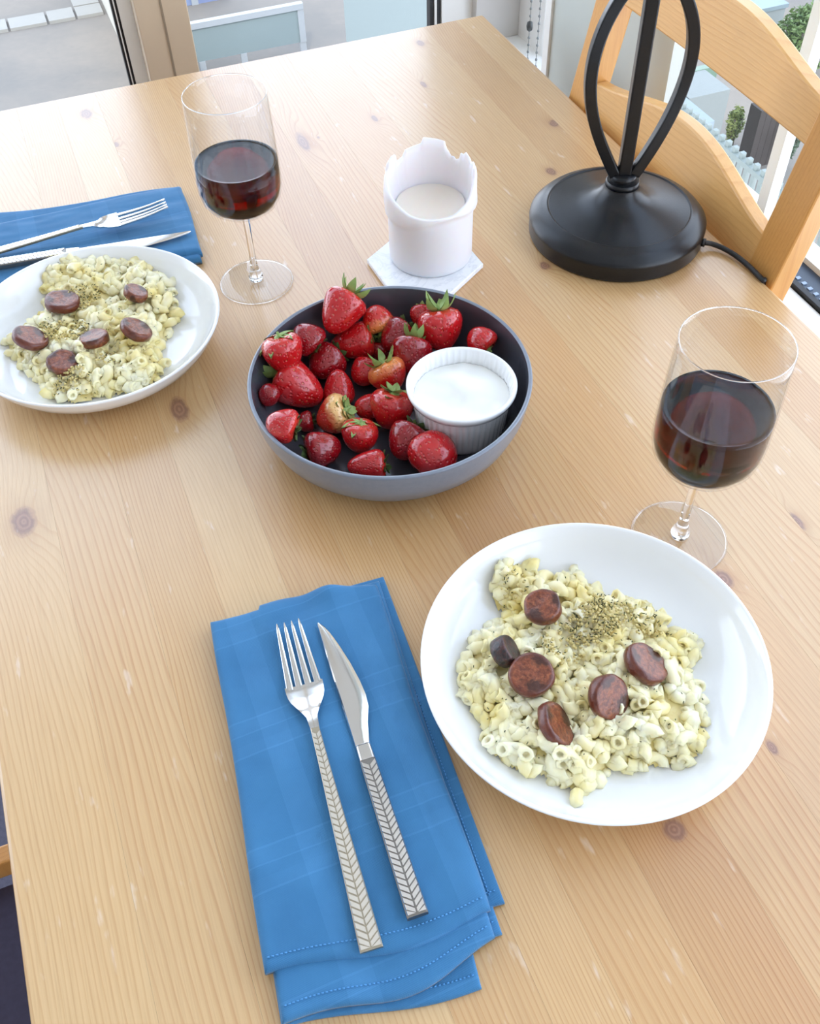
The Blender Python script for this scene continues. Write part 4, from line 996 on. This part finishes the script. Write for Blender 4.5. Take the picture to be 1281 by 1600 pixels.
def pasta(polypx, crumbs, hmax, label, seed, ncnt, pcx, pcy):
    rn = random.Random(seed); floor_z = TZ+.0066
    poly = [tuple(float(q) for q in Z(x, y, TZ+.013)[:2]) for x, y in polypx]
    def hgt(x, y):
        if not inside((x, y), poly): return -1
        d = edist((x, y), poly); k = min(1, d/.022)
        dish = 0
        return hmax*(1-(1-k)**2)*(.80+.45*noise.noise(Vector((x*38, y*38, seed))))+.002
    def floor_at(x, y): r = math.hypot(x-pcx, y-pcy); return TZ+float(np.interp(r, [0, .060, .074, .084, .0945, .1025], [.0066, .0066, .0073, .0092, .0137, .0207]))
    xs = [q[0] for q in poly]; ys = [q[1] for q in poly]
    e = empty('pasta', (sum(xs)/len(xs), sum(ys)/len(ys), floor_z)); tag(e, label, 'pasta')
    def put(mb, name, m, kind='stuff', **kw):
        o = addp(mb, name, m, e, **kw); tag(o, kind=kind); return o
    # sauce bed
    st = .0022; nx = int((max(xs)-min(xs))/st)+3; ny = int((max(ys)-min(ys))/st)+3; x0, y0 = min(xs)-st, min(ys)-st
    idx = {}; vs = []; fs = []
    for j in range(ny):
        for i in range(nx):
            x, y = x0+i*st, y0+j*st; h = hgt(x, y)
            if h > 0: idx[(i, j)] = len(vs); vs.append((x, y, floor_at(x, y)+h*.72+.0012*noise.noise(Vector((x*300, y*300, seed)))*(1 if h > .004 else 0)-.0015))
    for j in range(ny-1):
        for i in range(nx-1):
            q = [idx.get(k_) for k_ in ((i, j), (i+1, j), (i+1, j+1), (i, j+1))]
            if None not in q: fs.append(tuple(q))
    put(MB().add(vs, fs), 'cheese_sauce', sauce_m)
    # elbow macaroni: bent hollow tubes
    mb = MB(); n = 0; tries = 0
    while n < ncnt and tries < ncnt*8:
        tries += 1; x, y = rn.uniform(min(xs), max(xs)), rn.uniform(min(ys), max(ys)); h = hgt(x, y)
        if h < .0015: continue
        R = rn.uniform(.0055, .0080); rt_ = rn.uniform(.0036, .0052); arc = rn.uniform(1.5, 3.0); lay = rn.random()
        z = floor_at(x, y)+max(rt_*.9, h*(.55+.5*lay))
        q = Matrix.Rotation(rn.uniform(0, 2*PI), 3, 'Z')@Matrix.Rotation(rn.uniform(-.8, .8), 3, 'X')@Matrix.Rotation(rn.uniform(-.8, .8), 3, 'Y')
        m8 = 8; ns = 6; outer = []; 
        for i in range(ns):
            a = -arc/2+arc*i/(ns-1); cc = Vector((R*math.cos(a)-R, R*math.sin(a), 0)); dr = Vector((math.cos(a), math.sin(a), 0))
            outer.append([q@(cc+(dr*math.cos(2*PI*k/m8)+Vector((0, 0, 1))*math.sin(2*PI*k/m8))*rt_*(1+.10*rn.uniform(-1, 1)))+Vector((x, y, z)) for k in range(m8)])
        def inner(i, f, back_=0):
            cc = sum(outer[i], Vector())/m8; nb_ = outer[1 if i == 0 else -2]; cn = sum(nb_, Vector())/m8; d = (cn-cc).normalized()*back_
            return [cc+(p_-cc)*f+d for p_ in outer[i]]
        rings = [inner(0, .45, .0035), inner(0, .50, 0), inner(0, .85, -.0002)]+outer+[inner(-1, .85, -.0002), inner(-1, .50, 0), inner(-1, .45, .0035)]
        mb.loft(rings); n += 1
    put(mb, 'macaroni', pasta_m)
    # cheesy lumps
    mb = MB()
    for i in range(ncnt):
        x, y = rn.uniform(min(xs), max(xs)), rn.uniform(min(ys), max(ys)); h = hgt(x, y)
        if h < .001: continue
        r = rn.uniform(.0025, .0068); z = floor_at(x, y)+h*(.70+.25*rn.random()); vs = []
        pf2 = [(.01, -1), (.6, -.75), (.95, -.2), (.95, .3), (.6, .8), (.01, 1)]
        sdv = rn.uniform(0, 99)
        mb.lathe([(a*r, b*r*.75) for a, b in pf2], 8, (x, y, z), fn=lambda r_, z_, t_, sdv=sdv: (r_*(1+.35*noise.noise(Vector((math.cos(t_)*1.3+sdv, math.sin(t_)*1.3, z_*300)))), z_))
    put(mb, 'sauce_clumps', pasta_m)
    # crumbs and herbs concentrated where the photograph shows them
    mc, mh = MB(), MB()
    tet = [(0, 1, 2), (0, 2, 3), (0, 3, 1), (1, 3, 2)]
    for (cxp, cyp, rad, nc) in crumbs:
        ctr = Z(cxp, cyp, TZ+.025)
        for i in range(nc):
            a = rn.uniform(0, 2*PI); rr = rad*math.sqrt(rn.random())*1.0; x, y = float(ctr[0])+rr*math.cos(a), float(ctr[1])+rr*math.sin(a); h = hgt(x, y)
            if h < 0: continue
            r = rn.uniform(.0006, .0015); z = floor_at(x, y)+h*1.12+.0025+rn.uniform(0, .002)
            mc.lathe([(.01*r, -r), (r, -.2*r), (.8*r, .6*r), (.01*r, r)], 5, (x, y, z))
            if i % 3 == 0:
                d = Vector((rn.uniform(-1, 1), rn.uniform(-1, 1), rn.uniform(-.3, .3))).normalized()*rn.uniform(.0006, .0014); p_ = Vector((x+.001, y, z+.0012))
                mh.tube([p_-d, p_+d], .0004, 3)
    for i in range(230):
        x, y = rn.uniform(min(xs), max(xs)), rn.uniform(min(ys), max(ys)); h = hgt(x, y)
        if h < .001: continue
        d = Vector((rn.uniform(-1, 1), rn.uniform(-1, 1), rn.uniform(-.3, .3))).normalized()*rn.uniform(.0004, .0010); p_ = Vector((x, y, floor_at(x, y)+h*1.05+.003)); mh.tube([p_-d, p_+d], .00035, 3)
    put(mc, 'toasted_crumbs', crumb_m); put(mh, 'herb_flakes', herb_m)
    return lambda x, y: floor_at(x, y)+max(0, hgt(x, y))
polyR = [(770, 905), (800, 893), (850, 897), (925, 905), (940, 930), (990, 935), (1030, 955), (1040, 985), (1085, 985), (1088, 1020), (1065, 1045), (1100, 1090), (1103, 1140), (1090, 1185), (1040, 1195), (1005, 1195), (965, 1190), (925, 1225), (905, 1242), (870, 1215), (800, 1200), (765, 1175), (755, 1130), (725, 1090), (716, 1045), (735, 1000), (770, 975), (790, 960), (768, 940)]
hR = pasta(polyR, [(925, 980, .017, 230), (955, 960, .016, 120), (880, 1010, .016, 70), (800, 915, .010, 30), (1010, 975, .012, 40)], .019, 'creamy macaroni with toasted crumbs and herbs heaped on the front plate', 3, 400, PRX, PRY)
polyL = [(80, 440), (125, 425), (185, 422), (240, 430), (268, 445), (276, 480), (262, 520), (248, 545), (250, 590), (215, 610), (160, 612), (120, 628), (80, 620), (62, 600), (40, 565), (10, 545), (12, 530), (40, 515), (70, 490), (75, 465)]
hL = pasta(polyL, [(130, 470, .018, 170), (105, 520, .020, 170), (110, 600, .018, 170), (170, 560, .012, 40)], .019, 'creamy macaroni with herbed crumbs heaped on the left plate', 9, 360, PLX, PLY)

# sausage slices
t = NT('seared_sausage', .32); c_ = t.n('ShaderNodeTexCoord'); n1 = t.noise(c_.outputs['Object'], 150, 4, .7); n2 = t.noise(c_.outputs['Object'], 420, 3, .6)
cut = t.mix(t.ramp(n1, [(.35, 0), (.62, 1)]), srgb(84, 34, 20), srgb(150, 80, 48)); cut = t.mix(t.ma('MULTIPLY', t.ramp(n2, [(.5, 0), (.7, 1)]), .5), cut, srgb(178, 112, 72))
s = t.n('ShaderNodeSeparateXYZ'); t.t.links.new(c_.outputs['Object'], s.inputs[0]); rr_ = t.ma('SQRT', t.ma('ADD', t.ma('MULTIPLY', s.outputs[0], s.outputs[0]), t.ma('MULTIPLY', s.outputs[1], s.outputs[1])))
cut = t.mix(t.ramp(t.noise(c_.outputs['Object'], 70, 3, .6), [(.50, 0), (.60, .85)]), cut, srgb(38, 14, 10))
edge_ = t.ramp(rr_, [(.0115/1, 0), (.0142, 1)]); skin = t.mix(n1, srgb(62, 22, 14), srgb(124, 56, 34))
t.set('Base Color', t.mix(edge_, cut, skin)); t.set('Coat Weight', .3); t.set('Coat Roughness', .25); t.bump(n1, .6, .0015); saus_m = t.m
t = NT('charred_sausage', .4); c_ = t.coord(); n1 = t.noise(c_, 200, 4, .7); t.set('Base Color', t.mix(t.ramp(n1, [(.4, 0), (.7, 1)]), (.008, .006, .007), srgb(90, 40, 30))); t.set('Coat Weight', .4); t.bump(n1, .8, .002); char_m = t.m
def sausage(x, y, rpx, ang, tilt, hf, label, m=saus_m, thick=.0085, asp=1., zoff=0):
    q = Z(x, y, TZ+.028); p = Vector([float(a) for a in Z(x, y, hf(float(q[0]), float(q[1]))+.0085+zoff)])
    depth = (p-Vector(CAMP)).dot(Vector(F_)); r = rpx*depth/F_PX
    a = math.radians(ang); ct = math.sqrt(1-tilt*tilt); ax = Vector(R_)*math.cos(a)*ct+Vector(U_)*math.sin(a)*ct-Vector(F_)*tilt
    rot = ax.to_track_quat('Z', 'Y').to_matrix(); sdv = x*.37+y
    def fn(r_, z_, t_):
        k = 1+.07*noise.noise(Vector((math.cos(t_)*1.5+sdv, math.sin(t_)*1.5, z_*200))); return r_*k*(asp if abs(math.cos(t_)) > 2 else 1), z_+.0007*noise.noise(Vector((r_*math.cos(t_)*150, r_*math.sin(t_)*150, sdv)))
    h = thick/2
    prof = [(.0001, -h), (r*.6, -h), (r*.88, -h*.95), (r*.97, -h*.7), (r, -h*.2), (r*1.0, h*.4), (r*.96, h*.82), (r*.88, h), (r*.75, h*.96), (r*.5, h*.93), (r*.25, h*.95), (.0001, h*.93)]
    o = MB().lathe(prof, 40, fn=fn).build('sausage_slice', m, None); o.location = p-ax*h*.6; o.rotation_euler = rot.to_euler()
    tag(o, label, 'sausage slice', 'fried sausage slices on the pasta')
S_ = 'seared brown sausage slice '
sausage(847, 946, 30, 110, .80, hR, S_+'topmost on the front plate, nearest the plate back')
sausage(795, 1014, 25, 35, .40, hR, 'blackened charred sausage piece tucked behind another at the left of the front plate', char_m, .012)
sausage(830, 1053, 36, 100, .86, hR, S_+'large and round, front plate left, before the charred piece', zoff=.003)
sausage(1012, 1034, 37, 55, .60, hR, S_+'tilted at the right of the front plate', thick=.009)
sausage(955, 1090, 36, 10, .86, hR, S_+'round with a lighter face, centre right of the front plate', thick=.009)
sausage(872, 1130, 37, 35, .50, hR, S_+'lowest on the front plate, standing on its edge', thick=.008)
sausage(97, 468, 27, 80, .68, hL, S_+'large at the upper left of the left plate')
sausage(213, 455, 19, 60, .55, hL, S_+'dark and small at the upper right of the left plate')
sausage(48, 525, 27, 60, .55, hL, S_+'at the left end of the left plate')
sausage(146, 526, 23, 100, .62, hL, S_+'in the middle of the left plate')
sausage(214, 512, 25, 55, .50, hL, S_+'at the right of the left plate, tilted')
sausage(98, 564, 24, 70, .78, hL, S_+'lowest on the left plate, nearest the plate front')
